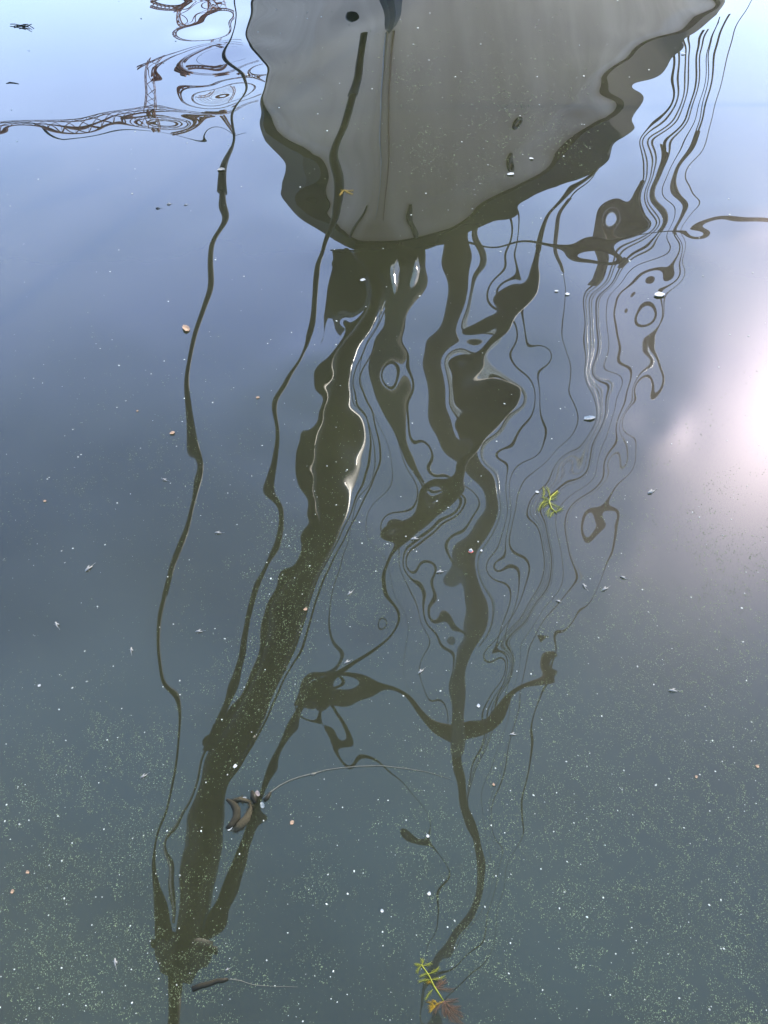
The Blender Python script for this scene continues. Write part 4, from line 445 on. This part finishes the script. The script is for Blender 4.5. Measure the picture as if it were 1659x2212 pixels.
bar('spar_glint_line', SB + sd_ * 1.8 + Vector((.13, 0, -.05)), ST + Vector((.12, .3, -.05)), .014, .012, M['glint_metal'])  # bright lines added along the bowsprit to imitate its pale edge highlight
bar('spar_glint_line', SB + sd_ * 1.2 + Vector((-.13, 0, -.05)), ST + Vector((-.10, .3, -.08)), .008, .008, M['glint_metal'])

# anchor hanging from the bow rail
anc = empty('anchor', (-.40, 6.55, 2.45)); tag(anc, 'dark stocked anchor hung beside the bowsprit root, mirrored left of it', 'anchor')
MB().tube([(.06, .5, .05), (0, -.3, .05)], .05, 10).build('shank', M['iron'], anc, True)
mb = MB(); prof = [(-.17, -.05), (-.19, .25), (-.10, .45), (.10, .45), (.16, .2), (.15, -.25), (.02, -.52), (.0, -.6), (-.05, -.5), (-.12, -.50), (-.2, -.6), (-.15, -.38)]
n_ = len(prof); mb.add([(x, y * .8 + z * .2, z) for z in (-.04, .04) for x, y in prof], [tuple(range(n_ - 1, -1, -1)), tuple(range(n_, 2 * n_))] + [(i, (i + 1) % n_, n_ + (i + 1) % n_, n_ + i) for i in range(n_)])
mb.build('fluke', M['iron'], anc)
MB().tube([(-.24, .42, .06), (.24, .44, .06)], .03, 8).build('stock', M['iron'], anc, True)

fl = empty('pennant', YR + Vector((-.05, -.1, 1.6))); tag(fl, 'small dark triangular pennant on the backstay, mirrored right of the crosstree', 'flag')
fl.location = Vector((4.375, 11.845, 16.707))
FP = [Vector(p) - fl.location for p in ((4.287, 11.845, 16.664), (3.775, 11.845, 16.707), (3.921, 11.845, 17.189), (4.032, 11.845, 17.572), (4.174, 11.845, 17.034))]
n_ = len(FP); MB().add([p + Vector((0, d, 0)) for d in (-.006, .006) for p in FP], [tuple(range(n_ - 1, -1, -1)), tuple(range(n_, 2 * n_))] + [(i, (i + 1) % n_, n_ + (i + 1) % n_, n_ + i) for i in range(n_)]).build('bunting', M['flag'], fl)

hw = MB().tube(*([Vector(p) for p in ((0.329, 7.199, 2.500), (0.641, 7.133, 2.440), (0.952, 7.067, 2.380), (1.264, 7.001, 2.320), (1.576, 6.935, 2.260), (1.888, 6.870, 2.200), (2.200, 6.804, 2.140), (2.512, 6.738, 2.080), (2.824, 6.672, 2.020), (3.136, 6.606, 1.960), (3.448, 6.541, 1.900))], [.013, .012, .012, .012, .012, .013, .014, .014, .015, .015, .016], 8)).build('mooring_rope', M['rope'], None, True); tag(hw, 'brown mooring rope stretched from the bow to the right, mirrored across the water', 'rope')

# ------------------------------------------------------------------ harbour crane on the far bank, mirrored at upper left
crane = empty('harbour_crane', (-16, 60, 0)); tag(crane, 'rusty lattice harbour crane mirrored in ripples left of the hull', 'crane')
CO = Vector((-16, 60, 0))
def lattice(A, Bp, w, n, name, r=.09):
    A = Vector(A) - CO; Bp = Vector(Bp) - CO; d = (Bp - A).normalized(); s1 = d.cross(Vector((0, 1, 0))).normalized() * w / 2; s2 = Vector((0, w / 2, 0))
    mb = MB(); cs = [s1 + s2, s1 - s2, -s1 - s2, -s1 + s2]
    for c in cs: mb.tube([A + c, Bp + c], r, 5)
    for i in range(n):
        p0 = A.lerp(Bp, i / n); p1 = A.lerp(Bp, (i + 1) / n)
        for k in range(4): mb.tube([p0 + cs[k], p1 + cs[(k + 1) % 4]], r * .6, 4)
        for k in (0, 2): mb.tube([p0 + cs[k], p0 + cs[(k + 1) % 4]], r * .6, 4)
    return mb.build(name, M['rust'], crane)
lattice((-28.780, 60.000, 24.316), (-7.251, 60.000, 22.434), .36, 24, 'boom', .028)
lattice((-15.008, 60.000, 20.116), (-15.637, 60.000, 23.301), .85, 6, 'tower', .035)
lattice((-12.155, 60.000, 17.338), (-12.253, 60.000, 19.205), 1.0, 5, 'tower', .035)
lattice((-15.055, 60.000, 21.139), (-7.090, 60.000, 20.698), .16, 20, 'walkway', .03)
lattice((-16.346, 60.000, 20.639), (-6.905, 60.000, 18.701), .14, 20, 'walkway', .03)
lattice((-14.636, 60.000, 16.754), (-12.414, 60.000, 17.472), .3, 8, 'brace', .04)
lattice((-13.006, 60.000, 17.472), (-9.912, 60.000, 16.492), .3, 8, 'brace', .045)
lattice((-12.133, 60.000, 23.364), (-11.389, 60.000, 25.357), .35, 8, 'leg', .06)
lattice((-12.772, 60.000, 23.364), (-14.228, 60.000, 23.996), .3, 5, 'leg', .06)
lattice((-15.650, 60.000, 23.364), (-15.576, 60.000, 23.806), .5, 2, 'tower_head', .08)
MB().box(tuple(Vector((-12.292, 60.000, 22.343)) - CO), (1.3, .6, 0.25)).build('cabin_block', M['rust'], crane)
MB().box(tuple(Vector((-12.355, 60.000, 22.742)) - CO), (1.6, .6, 0.2)).build('cabin_block', M['rust'], crane)
MB().box(tuple(Vector((-12.559, 60.000, 22.434)) - CO), (0.6, .6, 0.25)).build('cabin_block', M['rust'], crane)
MB().box(tuple(Vector((-12.029, 60.000, 22.069)) - CO), (0.4, .6, 0.4)).build('cabin_block', M['rust'], crane)
MB().box(tuple(Vector((-10.931, 60.000, 21.646)) - CO), (0.45, .6, 0.15)).build('cabin_block', M['rust'], crane)
MB().box(tuple(Vector((-10.663, 60.000, 21.288)) - CO), (0.3, .6, 0.25)).build('cabin_block', M['rust'], crane)
MB().tube([Vector(p) - CO for p in ((-28.711, 60.000, 24.124), (-24.798, 60.000, 23.996), (-22.632, 60.000, 24.316), (-19.319, 60.000, 23.996), (-16.058, 60.000, 23.806))], .035, 5).build('cable', M['wire'], crane)
MB().tube([Vector(p) - CO for p in ((-15.403, 60.000, 23.742), (-13.863, 60.000, 24.124), (-12.689, 60.000, 24.866), (-11.399, 60.000, 25.423), (-8.762, 60.000, 24.703))], .03, 5).build('cable', M['wire'], crane)

# ------------------------------------------------------------------ things floating on the water
CAMP = Vector((0, 0, 1.8)); CF = Vector((0, math.cos(R(48)), -math.sin(R(48)))); CU = Vector((0, math.sin(R(48)), math.cos(R(48))))
def at(u, v, dz=.001):
    d = CF * 1840.66 + Vector((1, 0, 0)) * (u - 829.5) - CU * (v - 1106); k = -1.8 / d.z; x, y = d.x * k, d.y * k
    return Vector((x, y, float(swell(x, y)) + dz))
FM = dict(brass=mat('polished brass', (.95, .85, .68), .09, spec=.06, metal=1, var=.03),white=mat('white down', (.14, .137, .13), .7, spec=.06, scale=200), orange=mat('orange leaf', (.11, .07, .045), .6, spec=.06, scale=200), weed=mat('yellow green weed', (.075, .075, .008), .5, spec=.06, scale=120),
    weed_brown=mat('brown weed', (.04, .022, .013), .7, spec=.06, scale=150), weed_gold=mat('golden weed', (.11, .065, .006), .6, spec=.06, scale=100), straw=mat('pale straw', (.036, .034, .026), .6, spec=.06, scale=60),
    moss=mat('mossy brown', (.010, .0085, .005), .9, spec=.06, scale=200), twig=mat('wet brown twig', (.007, .0058, .003), .5, spec=.06, scale=100), husk=mat('pale insect husk', (.085, .08, .072), .6, spec=.06, scale=300),
    dark=mat('dark insect', (.01, .012, .012), .4, spec=.06), pink=mat('pink white pellet', (.16, .11, .1), .6, spec=.06, scale=100), dust=mat('pale pollen', (.055, .066, .036), .8, spec=.06, var=.6, scale=30), seed=mat('pale seeds', (.15, .15, .13), .7, spec=.06, var=.6, scale=20),
    film=mat('whitish bubbles', (.07, .07, .07), .1, spec=.6))
def scale_at(u, v): return (at(u + 1, v) - at(u, v)).length
def strand(name, uv, r, mt, par, seg=5, z=.001, smooth=True):
    n = len(uv); k = len(r) if hasattr(r, '__len__') else 0
    base = par.location if par else Vector((0, 0, 0))
    rr = [(r[i] if k else r) * scale_at(*uv[i]) for i in range(n)]
    return MB().tube([at(u, v, z) - base for u, v in uv], rr, seg).build(name, mt, par, smooth)
def flake(name, u, v, s, mt, label=None, cat=None, group=None, rnd=None, asp=1.6, ang=0, lift=.2, par=None):
    rnd = rnd or random.Random(int(u * 7 + v)); p = at(u, v, .0008); q = scale_at(u, v) * s; n = 8
    vs = []; 
    for i in range(n):
        a = 2 * math.pi * i / n; rr = q * rnd.uniform(.7, 1.1); x, y = math.cos(a) * rr * asp, math.sin(a) * rr
        vs.append((x * math.cos(ang) - y * math.sin(ang), x * math.sin(ang) + y * math.cos(ang), abs(y) * lift + rnd.uniform(0, .3) * q))
    top = [(x, y, z + .15 * q + .0002) for x, y, z in vs]
    fs = [(i, (i + 1) % n, n + 1 + (i + 1) % n, n + 1 + i) for i in range(n)] + [((i + 1) % n, i, n) for i in range(n)] + [(n + 1 + i, n + 1 + (i + 1) % n, 2 * n + 1) for i in range(n)]
    mb = MB().add(vs + [(0, 0, .1 * q)] + top[:n] + [(0, 0, .3 * q)], fs)
    o = mb.build(name, mt, par); o.location = p if par is None else p - par.location
    if par is None: tag(o, label, cat, group)
    return o
def husk(u, v, ang, l, label, mt=None, name='insect_husk', cat='insect husk', wings=True):
    p = at(u, v, .001); s = scale_at(u, v) * l; e = empty(name, p, ang); tag(e, label, cat); mt = mt or FM['husk']
    MB().tube([(-.35 * s, 0, 0), (-.2 * s, .02 * s, .06 * s), (0, 0, .1 * s), (.2 * s, -.03 * s, .07 * s), (.5 * s, -.02 * s, 0)], [.03 * s, .10 * s, .11 * s, .07 * s, .02 * s], 7).build('body', mt, e, True)
    for k, (x, y) in enumerate(((.15, .3), (-.1, -.28), (.9, .08))):
        MB().tube([(0, 0, .03 * s), (x * s * .6, y * s * .7, .03 * s), (x * s, y * s, 0)], .018 * s, 4).build('leg' if k < 2 else 'tail', mt, e)
    if wings: MB().blade([(0, 0, .06 * s), (.1 * s, .12 * s, .12 * s), (.3 * s, .22 * s, .1 * s)], [.02 * s, .10 * s, .03 * s]).build('wing', mt, e)
    return e
rn = random.Random(11)

# big weed sprig, lower centre
ws = empty('weed_sprig', at(940, 2110)); tag(ws, 'large yellow-green milfoil sprig with a brown rotting root clump, floating at the bottom edge', 'water weed')
d7 = lambda x, y: (768.1 + x * .2315, 1865.3 + y * .2315)
strand('stem', [d7(*q) for q in ((610, 945), (650, 1000), (690, 1060), (712, 1110), (735, 1155), (775, 1215), (820, 1285))], [1.1, 1.3, 1.4, 1.6, 1.6, 1.4, 1.0], FM['weed'], ws, 7, .003)
def frond(p0, p1, mt, hairs=9, hl=14, bend=6):
    (x0, y0), (x1, y1) = p0, p1; mb = MB(); L_ = math.hypot(x1 - x0, y1 - y0); nx, ny = -(y1 - y0) / L_, (x1 - x0) / L_
    pt = lambda t: (x0 + (x1 - x0) * t + nx * bend * math.sin(t * 3.1), y0 + (y1 - y0) * t + ny * bend * math.sin(t * 3.1))
    sc = scale_at(x0, y0); pts = [pt(i / 5) for i in range(6)]
    mb.tube([at(*p, .0025) - ws.location if False else at(*p, .0025) for p in pts], [sc * .7 * (1 - i / 8) for i in range(6)], 5)
    for i in range(hairs):
        t_ = (i + 1) / (hairs + 1); a = pt(t_)
        for s_ in (-1, 1):
            e_ = (a[0] + (x1 - x0) / L_ * hl * .7 + nx * s_ * hl * rn.uniform(.3, .7) * (1 - t_ * .5), a[1] + (y1 - y0) / L_ * hl * .7 + ny * s_ * hl * rn.uniform(.3, .7) * (1 - t_ * .5))
            mb.tube([at(*a, .002), at((a[0] + e_[0]) / 2, (a[1] + e_[1]) / 2, .0035), at(*e_, .001)], sc * .22, 4)
    return mb
def add_frond(par, p0, p1, mt, **k):
    mb = frond(p0, p1, mt, **k); mb.v = [tuple(Vector(v) - par.location) for v in mb.v]; return mb.build('frond', mt, par)
for a_, b_ in (((620, 960), (560, 950)), ((620, 950), (615, 900)), ((625, 955), (700, 930)), ((690, 1030), (775, 975)), ((690, 1030), (605, 1060)), ((705, 1085), (830, 1055)), ((700, 1090), (590, 1110)), ((610, 960), (580, 1020)), ((720, 1180), (655, 1275))):
    add_frond(ws, d7(*a_), d7(*b_), FM['weed'], hairs=7, hl=9, bend=2)
for a_, b_ in (((735, 1155), (900, 1175)), ((735, 1155), (830, 1100)), ((770, 1160), (775, 1100)), ((820, 1285), (935, 1270)), ((820, 1285), (990, 1400)), ((820, 1285), (950, 1490)), ((820, 1285), (900, 1480)), ((820, 1285), (830, 1430)), ((820, 1290), (745, 1400)), ((850, 1300), (1000, 1440)), ((860, 1330), (960, 1340)), ((850, 1350), (860, 1400)), ((880, 1360), (995, 1490))):
    add_frond(ws, d7(*a_), d7(*b_), FM['weed_brown'], hairs=10, hl=13, bend=3)
for a_, b_ in (((820, 1290), (690, 1370)), ((740, 1340), (680, 1300)), ((745, 1340), (700, 1390)), ((760, 1310), (720, 1290)), ((715, 1110), (680, 1120)), ((740, 1345), (690, 1345))):
    add_frond(ws, d7(*a_), d7(*b_), FM['weed_gold'], hairs=8, hl=8, bend=2)

w2 = empty('weed_whorl', at(1190, 1085)); tag(w2, 'small pale green weed whorl with a curved stem, floating among the thin rigging reflections', 'water weed')
d3 = lambda x, y: (987.5 + x * .3307, 987.5 + y * .3307)
strand('stem', [d3(*q) for q in ((655, 225), (610, 265), (600, 300), (615, 340), (650, 372))], [1.0, 1.6, 1.8, 1.5, .8], FM['weed'], w2, 7, .003)
for a_, b_ in (((600, 290), (555, 270)), ((600, 290), (550, 310)), ((605, 265), (580, 205)), ((605, 265), (660, 235)), ((600, 305), (560, 330)), ((605, 300), (670, 330)), ((615, 330), (590, 380)), ((560, 270), (560, 205)), ((600, 280), (640, 270)), ((570, 285), (530, 355)), ((640, 360), (680, 340)), ((635, 360), (610, 390))):
    add_frond(w2, d3(*a_), d3(*b_), FM['weed'], hairs=7, hl=10, bend=2)
w3 = empty('weed_fragment', at(750, 412)); tag(w3, 'tiny golden weed fragment floating on the grey hull reflection beside the bobstay', 'water weed')
for a_, b_ in (((736, 408), (764, 410)), ((745, 409), (762, 418)), ((742, 410), (735, 418))):
    add_frond(w3, a_, b_, FM['weed_gold'], hairs=6, hl=6, bend=1)

# twig with a pale thread, and the long straw
d6 = lambda x, y: (219.4 + x * .3307, 1810.4 + y * .3307); d4 = lambda x, y: (274.3 + x * .3307, 1426.4 + y * .3307); d5 = lambda x, y: (658.4 + x * .3968, 1426.4 + y * .3968)
tw = empty('twig', at(440, 2120)); tag(tw, 'dark floating twig with a pale trailing thread, at lower left beside the bowsprit tip reflection', 'twig')
strand('branch', [d6(*q) for q in ((590, 985), (640, 965), (700, 950), (755, 930), (790, 928), (825, 918))], [6, 6, 5.5, 5, 5, 3], FM['twig'], tw, 8, .001)
strand('thread', [d6(*q) for q in ((820, 920), (860, 922), (910, 930), (960, 948), (1010, 960), (1110, 966), (1280, 970))], [.9, 1.1, .9, .8, .7, .5, .3], FM['straw'], tw, 5, .001)
husk(490, 2094, .4, 11, 'pale crumpled insect on the tip of the floating twig')
st = empty('long_straw', at(700, 1680)); tag(st, 'long thin pale reed stalk curving across the lower middle of the water', 'reed')
strand('stalk', [d4(*q) for q in ((885, 905), (940, 855), (1000, 812), (1060, 782), (1130, 757), (1210, 738), (1300, 713), (1400, 699), (1500, 690), (1659, 686))] + [d5(*q) for q in ((440, 575), (560, 590), (660, 607), (740, 630), (800, 652))], [2.4, 1.8, 1.5, 1.5, 1.5, 1.7, 1.2, 1.1, 1.1, 1.0, .9, .7, .5, .4, .3], FM['straw'], st, 6, .001)
strand('node', [d4(*q) for q in ((1190, 742), (1215, 741), (1235, 733))], [1.2, 3.6, 1.2], FM['straw'], st, 6, .001)
# curled mossy debris with shell-like leaves
cd = empty('mossy_curl', at(515, 1755)); tag(cd, 'curled fuzzy brown leaf ring floating between the bowsprit and the right guy reflections', 'dead leaf')
strand('curl', [d4(*q) for q in ((650, 905), (690, 930), (715, 970), (715, 1020), (685, 1070), (650, 1100))], [3, 7, 9, 9, 8, 5], FM['moss'], cd, 9, 0)
strand('curl', [d4(*q) for q in ((690, 915), (740, 905), (800, 920), (810, 960), (780, 1030), (735, 1080), (700, 1115))], [4, 6, 4, 5, 9, 10, 4], mat('fuzzy tan leaf', (.018, .0145, .008), .9, spec=.06, scale=300), cd, 9, 0)
mb = MB(); ff = [d4(*q) for q in ((690, 915), (740, 905), (800, 920), (810, 960), (780, 1030), (735, 1080), (700, 1115))]
for i in range(260):
    k = rn.randrange(len(ff) - 1); t_ = rn.random(); a = (ff[k][0] * (1 - t_) + ff[k + 1][0] * t_, ff[k][1] * (1 - t_) + ff[k + 1][1] * t_); th = rn.uniform(0, 6.28); r_ = rn.uniform(5, 12)
    mb.tube([at(*a, .004) - cd.location, at(a[0] + r_ * math.cos(th), a[1] + r_ * math.sin(th), rn.uniform(0, .006)) - cd.location], .0003, 3)
mb.build('fuzz', FM['moss'], cd)
flake('pale_leaf', *d4(852, 868), 6, mat('pale silky leaf', (.07, .056, .05), .5, spec=.06, scale=150), 'pale folded leaf at the start of the long reed stalk, upper of two', 'leaf', ang=-1.1)
flake('pale_leaf', *d4(882, 945), 5, mat('grey silky leaf', (.05, .055, .055), .5, spec=.06, scale=150), 'greyish folded leaf below the start of the long reed stalk', 'leaf', ang=-1.2)
strand_ = strand('dark_bud', [d4(*q) for q in ((815, 850), (828, 890), (835, 930))], [3, 8, 4], FM['twig'], None, 8, .001); tag(strand_, 'dark brown bud pressed against the pale folded leaf', 'bud')
strand_ = strand('dark_bud', [d4(*q) for q in ((895, 915), (915, 895), (935, 860))], [3, 5, 3], FM['twig'], None, 8, .001); tag(strand_, 'small dark bud at the very end of the long reed stalk', 'bud')
for (x, y, s, lb) in ((672, 1096, 5, 'white flake at the lower end of the mossy curl'), (765, 900, 4, 'cream flake on the top of the mossy curl'), (705, 690, 4, 'white flake on the bowsprit reflection above the mossy curl')):
    flake('white_flake', *d4(x, y), s, FM['white'], lb, 'flake', asp=1.5, ang=rn.random())

# insects and husks
for u, v, a, l, lb in ((190, 1228, .9, 24, 'pinkish white dead moth left of the black guy reflection'), (121, 1347, -1.0, 20, 'pale husk far left, below the dead moth'), (283, 1402, -1.4, 17, 'pale mottled husk just left of the widest bend of the black guy'),
    (309, 1677, .6, 18, 'white feathery husk left of the black guy reflection, lower left'), (248, 2076, -1.3, 20, 'pale curved husk left of the bowsprit cap at the bottom'), (469, 1148, 0, 17, 'thin white husk between the black guy and the bobstay, mid left'),
    (428, 1362, .1, 18, 'thin white husk between the black guy and the bobstay, lower'), (354, 1034, -.4, 15, 'pale speckled husk left of the black guy, mid height'), (749, 1430, .5, 17, 'white husk lying on the guy reflection left of centre'),
    (894, 1163, .1, 20, 'white husk just right of the knot of crossing lines'), (949, 1235, .2, 19, 'white husk between centre lines and foremast reflection'), (755, 1281, .8, 17, 'white husk in the pollen patch right of the bowsprit'),
    (1305, 1276, .5, 20, 'pinkish husk right of the thin backstay reflection'), (1261, 1268, -1.2, 18, 'short pinkish husk left of the thin backstay reflection'), (1405, 1066, .5, 22, 'pale husk in the lilac glare, right side'),
    (1451, 1494, -.1, 22, 'pale husk in the open water lower right'), (1344, 1250, -.5, 16, 'thin pale husk right of centre in open water'), (364, 439, .3, 12, 'tiny white husk at upper left near the dark fly'), (1205, 1301, -.4, 15, 'white husk lying across two thin shroud reflections'),
    (400, 440, .2, 9, 'tiny pale husk right of the dark fly at upper left'), (1106, 1588, 0, 17, 'orange-headed husk right of the crosstree reflection'), (908, 1452, .7, 18, 'fluffy white husk on the thin line left of the foremast')):
    husk(u, v, -a if False else a, l, lb)
pf = empty('pink_pellet', at(1017, 1190)); tag(pf, 'round pink and white pellet on the foremast reflection', 'pellet')
s_ = scale_at(1017, 1190); MB().tube([(-3.5 * s_, 0, 0), (-2 * s_, 0, 2 * s_), (1 * s_, 0, 3 * s_), (4 * s_, 0, 1 * s_)], [1 * s_, 3.5 * s_, 4 * s_, 1 * s_], 10).build('kernel', FM['white'], pf, True)
MB().tube([(-5 * s_, -1 * s_, 0), (0, -2.5 * s_, .5 * s_), (5 * s_, -1 * s_, 0)], [1 * s_, 2.6 * s_, 1 * s_], 8).build('skin', mat('red pink skin', (.28, .07, .05), .6, spec=.06, scale=300), pf, True)
for u, v, s, asp, a, mt, lb in ((402, 708, 9, 1.4, -.9, 'orange', 'curled orange-pink leaf scrap left of centre in the blue water'), (372, 933, 5, 1.2, .6, 'orange', 'orange scrap just left of the black guy reflection'), (96, 1081, 3.5, 1, 0, 'orange', 'small orange speck far left at mid height'),
    (556, 855, 3.5, 1.2, 0, 'orange', 'small orange speck between black guy and bobstay'), (296, 886, 2.6, 1, 0, 'orange', 'tiny orange speck left of the black guy, upper'), (84, 1480, 3, 1.2, .3, 'white', 'small white speck far left below the husks'), (59, 1883, 4, 1, 0, 'orange', 'cream orange bead near the lower left edge'),
    (26, 1925, 4, 1, .5, 'orange', 'flattened orange bead at the lower left edge'), (924, 1806, 4, 1, .5, 'white', 'bright white bead between crosstree stays, lower centre'), (631, 1776, 4.5, 1.2, .2, 'orange', 'orange and white chip right of the mossy curl'),
    (1225, 637, 4.5, 1.2, 0, 'white', 'white chip floating between shroud reflections upper right'), (1425, 638, 8, 1.5, .3, 'white', 'bright white chip right of the shroud reflections'), (1202, 630, 3, 1.5, 0, 'white', 'white dot above the thin stays, upper right of centre'), (1033, 1526, 4, 1, 0, 'white', 'white bead just right of the foremast below the crosstree level'),
    (1066, 1696, 3.5, 1, 0, 'orange', 'orange bead right of the topmast reflection'), (1635, 1657, 4, 1.1, .4, 'orange', 'cream bead near the right edge'), (1503, 1680, 3.5, 1, 0, 'orange', 'cream bead in the speckled water lower right'), (927, 1930, 4, 1, 0, 'white', 'white bead left of the topmast, near the bottom'),
    (825, 1967, 3.5, 1, 0, 'white', 'white bead in open water at lower centre'), (1274, 905, 7, 2.0, .2, 'film', 'translucent whitish bubble raft on the braided shroud reflections'), (1404, 1066, 4, 1.3, 0, 'white', 'white head of the husk in the lilac glare'), (1040, 1189, 3, 1, .2, 'white', 'tiny white crumb right of the pink pellet'),
    (660, 1315, 4, 1.2, .2, 'orange', 'peach speck on the bowsprit reflection, mid'), (783, 605, 5, 1.3, .2, 'white', 'white crumb beside the bowsprit root reflection'), (1148, 343, 4, 1.3, 0, 'white', 'white crumb on the hull reflection, right'), (1103, 378, 5, 1.6, 0, 'white', 'flat white crumb low on the hull reflection'),
    (1160, 1064, 4, 1, 0, 'white', 'white bead left of the pale green whorl'), (478, 364, 6, 1.8, 0, 'husk', 'pale scrap lying across the black guy reflection, upper left'), (1475, 118, 4, 1.3, 0, 'white', 'white chip near the upper right corner')):
    flake('scrap' if s > 5 else 'bead', u, v, s, FM[mt], lb, 'debris', asp=asp, ang=a)
fly = husk(340, 448, .1, 12, 'dark fly resting on the blue water at upper left', FM['dark'], 'fly', 'fly')
tn = empty('reflection_tangle', at(48, 52)); tag(tn, 'brown tangle added for a broken crane reflection in the top left corner', 'reflection_bits')  # added strands imitating a rippled reflection of the crane
for i in range(11):
    a = rn.uniform(-30, 10), rn.uniform(-8, 8); strand('twig', [(48 + a[0], 52 + a[1]), (58 + a[0], 50 + a[1] + rn.uniform(-5, 5)), (72 + a[0] * .6, 54 + a[1] + rn.uniform(-8, 8))], .5, FM['moss'], tn, 4)
tk = strand('reflection_fleck', [(12, 177), (20, 175), (30, 176), (40, 178)], [.4, 1.6, 1.2, .4], FM['moss'], None, 5); tag(tk, 'short dark fleck added for a reflected mark at the upper left edge', 'twig')  # added strand standing in for a small dark reflection

# pollen dust and seeds: nobody could count them
rs = np.random.RandomState(5)
CL = [(150, 1720, 150, 110, 1.6), (260, 1600, 120, 70, 1.6), (60, 1850, 160, 130, 1.6), (520, 1440, 70, 90, 2.0), (755, 1235, 65, 60, 3.0), (600, 1370, 45, 150, 2.2), (1540, 1750, 230, 300, 2.0), (1330, 1640, 200, 220, 1.4), (1600, 1480, 130, 200, 1.6), (1000, 1750, 130, 220, .8), (1560, 1950, 200, 260, 1.5),
      (160, 1110, 110, 70, 1.0), (340, 960, 90, 110, .7), (480, 1830, 300, 100, .5), (660, 1900, 130, 150, .6), (330, 2110, 200, 70, 1.4), (420, 2120, 90, 60, 1.2), (1050, 1100, 70, 70, .8), (1180, 2050, 200, 150, .9), (560, 1180, 250, 200, .5), (900, 160, 220, 90, .7), (1000, 330, 160, 90, .9), (1200, 250, 120, 120, .6), (1520, 1150, 170, 200, .7), (100, 2050, 150, 120, 1.2)]
def density(u, v):
    d = np.where(v > 1300, .34, np.where(v > 700, .22, .05)) + .0 * u
    for cu, cv, su, sv, k in CL: d = d + k * np.exp(-.5 * (((u - cu) / su) ** 2 + ((v - cv) / sv) ** 2))
    # drifting streaks and curls
    a = np.sin(u * .021 + 2.2 * np.sin(v * .013)) * np.sin(v * .017 + 1.7 * np.sin(u * .012 + 1)); b = np.sin(u * .061 + 3 * np.sin(v * .043)) * np.sin(v * .055 + 2.5 * np.sin(u * .037))
    return d * np.clip(.75 + .55 * a + .5 * b, .05, 2)
def specks(name, n, lo, hi, mt, seg, asp, label, seed, pw=2.2, dpow=1.0):
    rs = np.random.RandomState(seed); u = rs.uniform(-260, 1920, n * 6); v = rs.uniform(-60, 2330, n * 6)
    keep = rs.uniform(0, 3.0, n * 6) < density(u, v) ** dpow; u, v = u[keep][:n], v[keep][:n]; m_ = len(u)
    cf, cu = np.array(CF), np.array(CU); d = cf[None] * 1840.66 + np.array([1, 0, 0])[None] * (u - 829.5)[:, None] - cu[None] * (v - 1106)[:, None]
    k = -1.8 / d[:, 2]; x, y = d[:, 0] * k, d[:, 1] * k; z = swell(x, y) + .0006; sl = np.sqrt(x * x + y * y + 3.24) / 1840
    r = sl * (lo + (hi - lo) * rs.uniform(0, 1, m_) ** pw) / 2; th = rs.uniform(0, 6.283, m_); ap = rs.uniform(1, asp, m_)
    P_ = np.zeros((m_, seg + 1, 3))
    for i in range(seg):
        q = 2 * math.pi * i / seg; c, s = np.cos(q) * r * ap, np.sin(q) * r * rs.uniform(.7, 1.2, m_)
        P_[:, i, 0] = x + c * np.cos(th) - s * np.sin(th); P_[:, i, 1] = y + c * np.sin(th) + s * np.cos(th); P_[:, i, 2] = z
    P_[:, seg, 0] = x; P_[:, seg, 1] = y; P_[:, seg, 2] = z + r * .8
    base = np.arange(m_)[:, None] * (seg + 1); tri = np.concatenate([np.stack([base[:, 0] + i, base[:, 0] + (i + 1) % seg, base[:, 0] + seg], -1) for i in range(seg)])
    me = bpy.data.meshes.new(name); me.vertices.add(m_ * (seg + 1)); me.vertices.foreach_set('co', P_.reshape(-1).astype(np.float32))
    me.loops.add(tri.size); me.loops.foreach_set('vertex_index', tri.ravel().astype(np.int32)); me.polygons.add(len(tri)); me.polygons.foreach_set('loop_start', np.arange(0, tri.size, 3, dtype=np.int32)); me.update(); me.materials.append(mt)
    o = bpy.data.objects.new(name, me); col.objects.link(o); tag(o, label, 'pollen' if 'pollen' in name else 'seeds', kind='stuff'); return o
specks('pollen_dust', 75000, .5, 1.8, FM['dust'], 3, 3.0, 'fine pale green pollen dust drifting in patches on the water', 5, 2.0, 2.0)
specks('floating_seeds', 1300, 1.2, 3.8, FM['seed'], 6, 1.5, 'scattered small white seeds floating all over the water', 9, 3.0, .35)
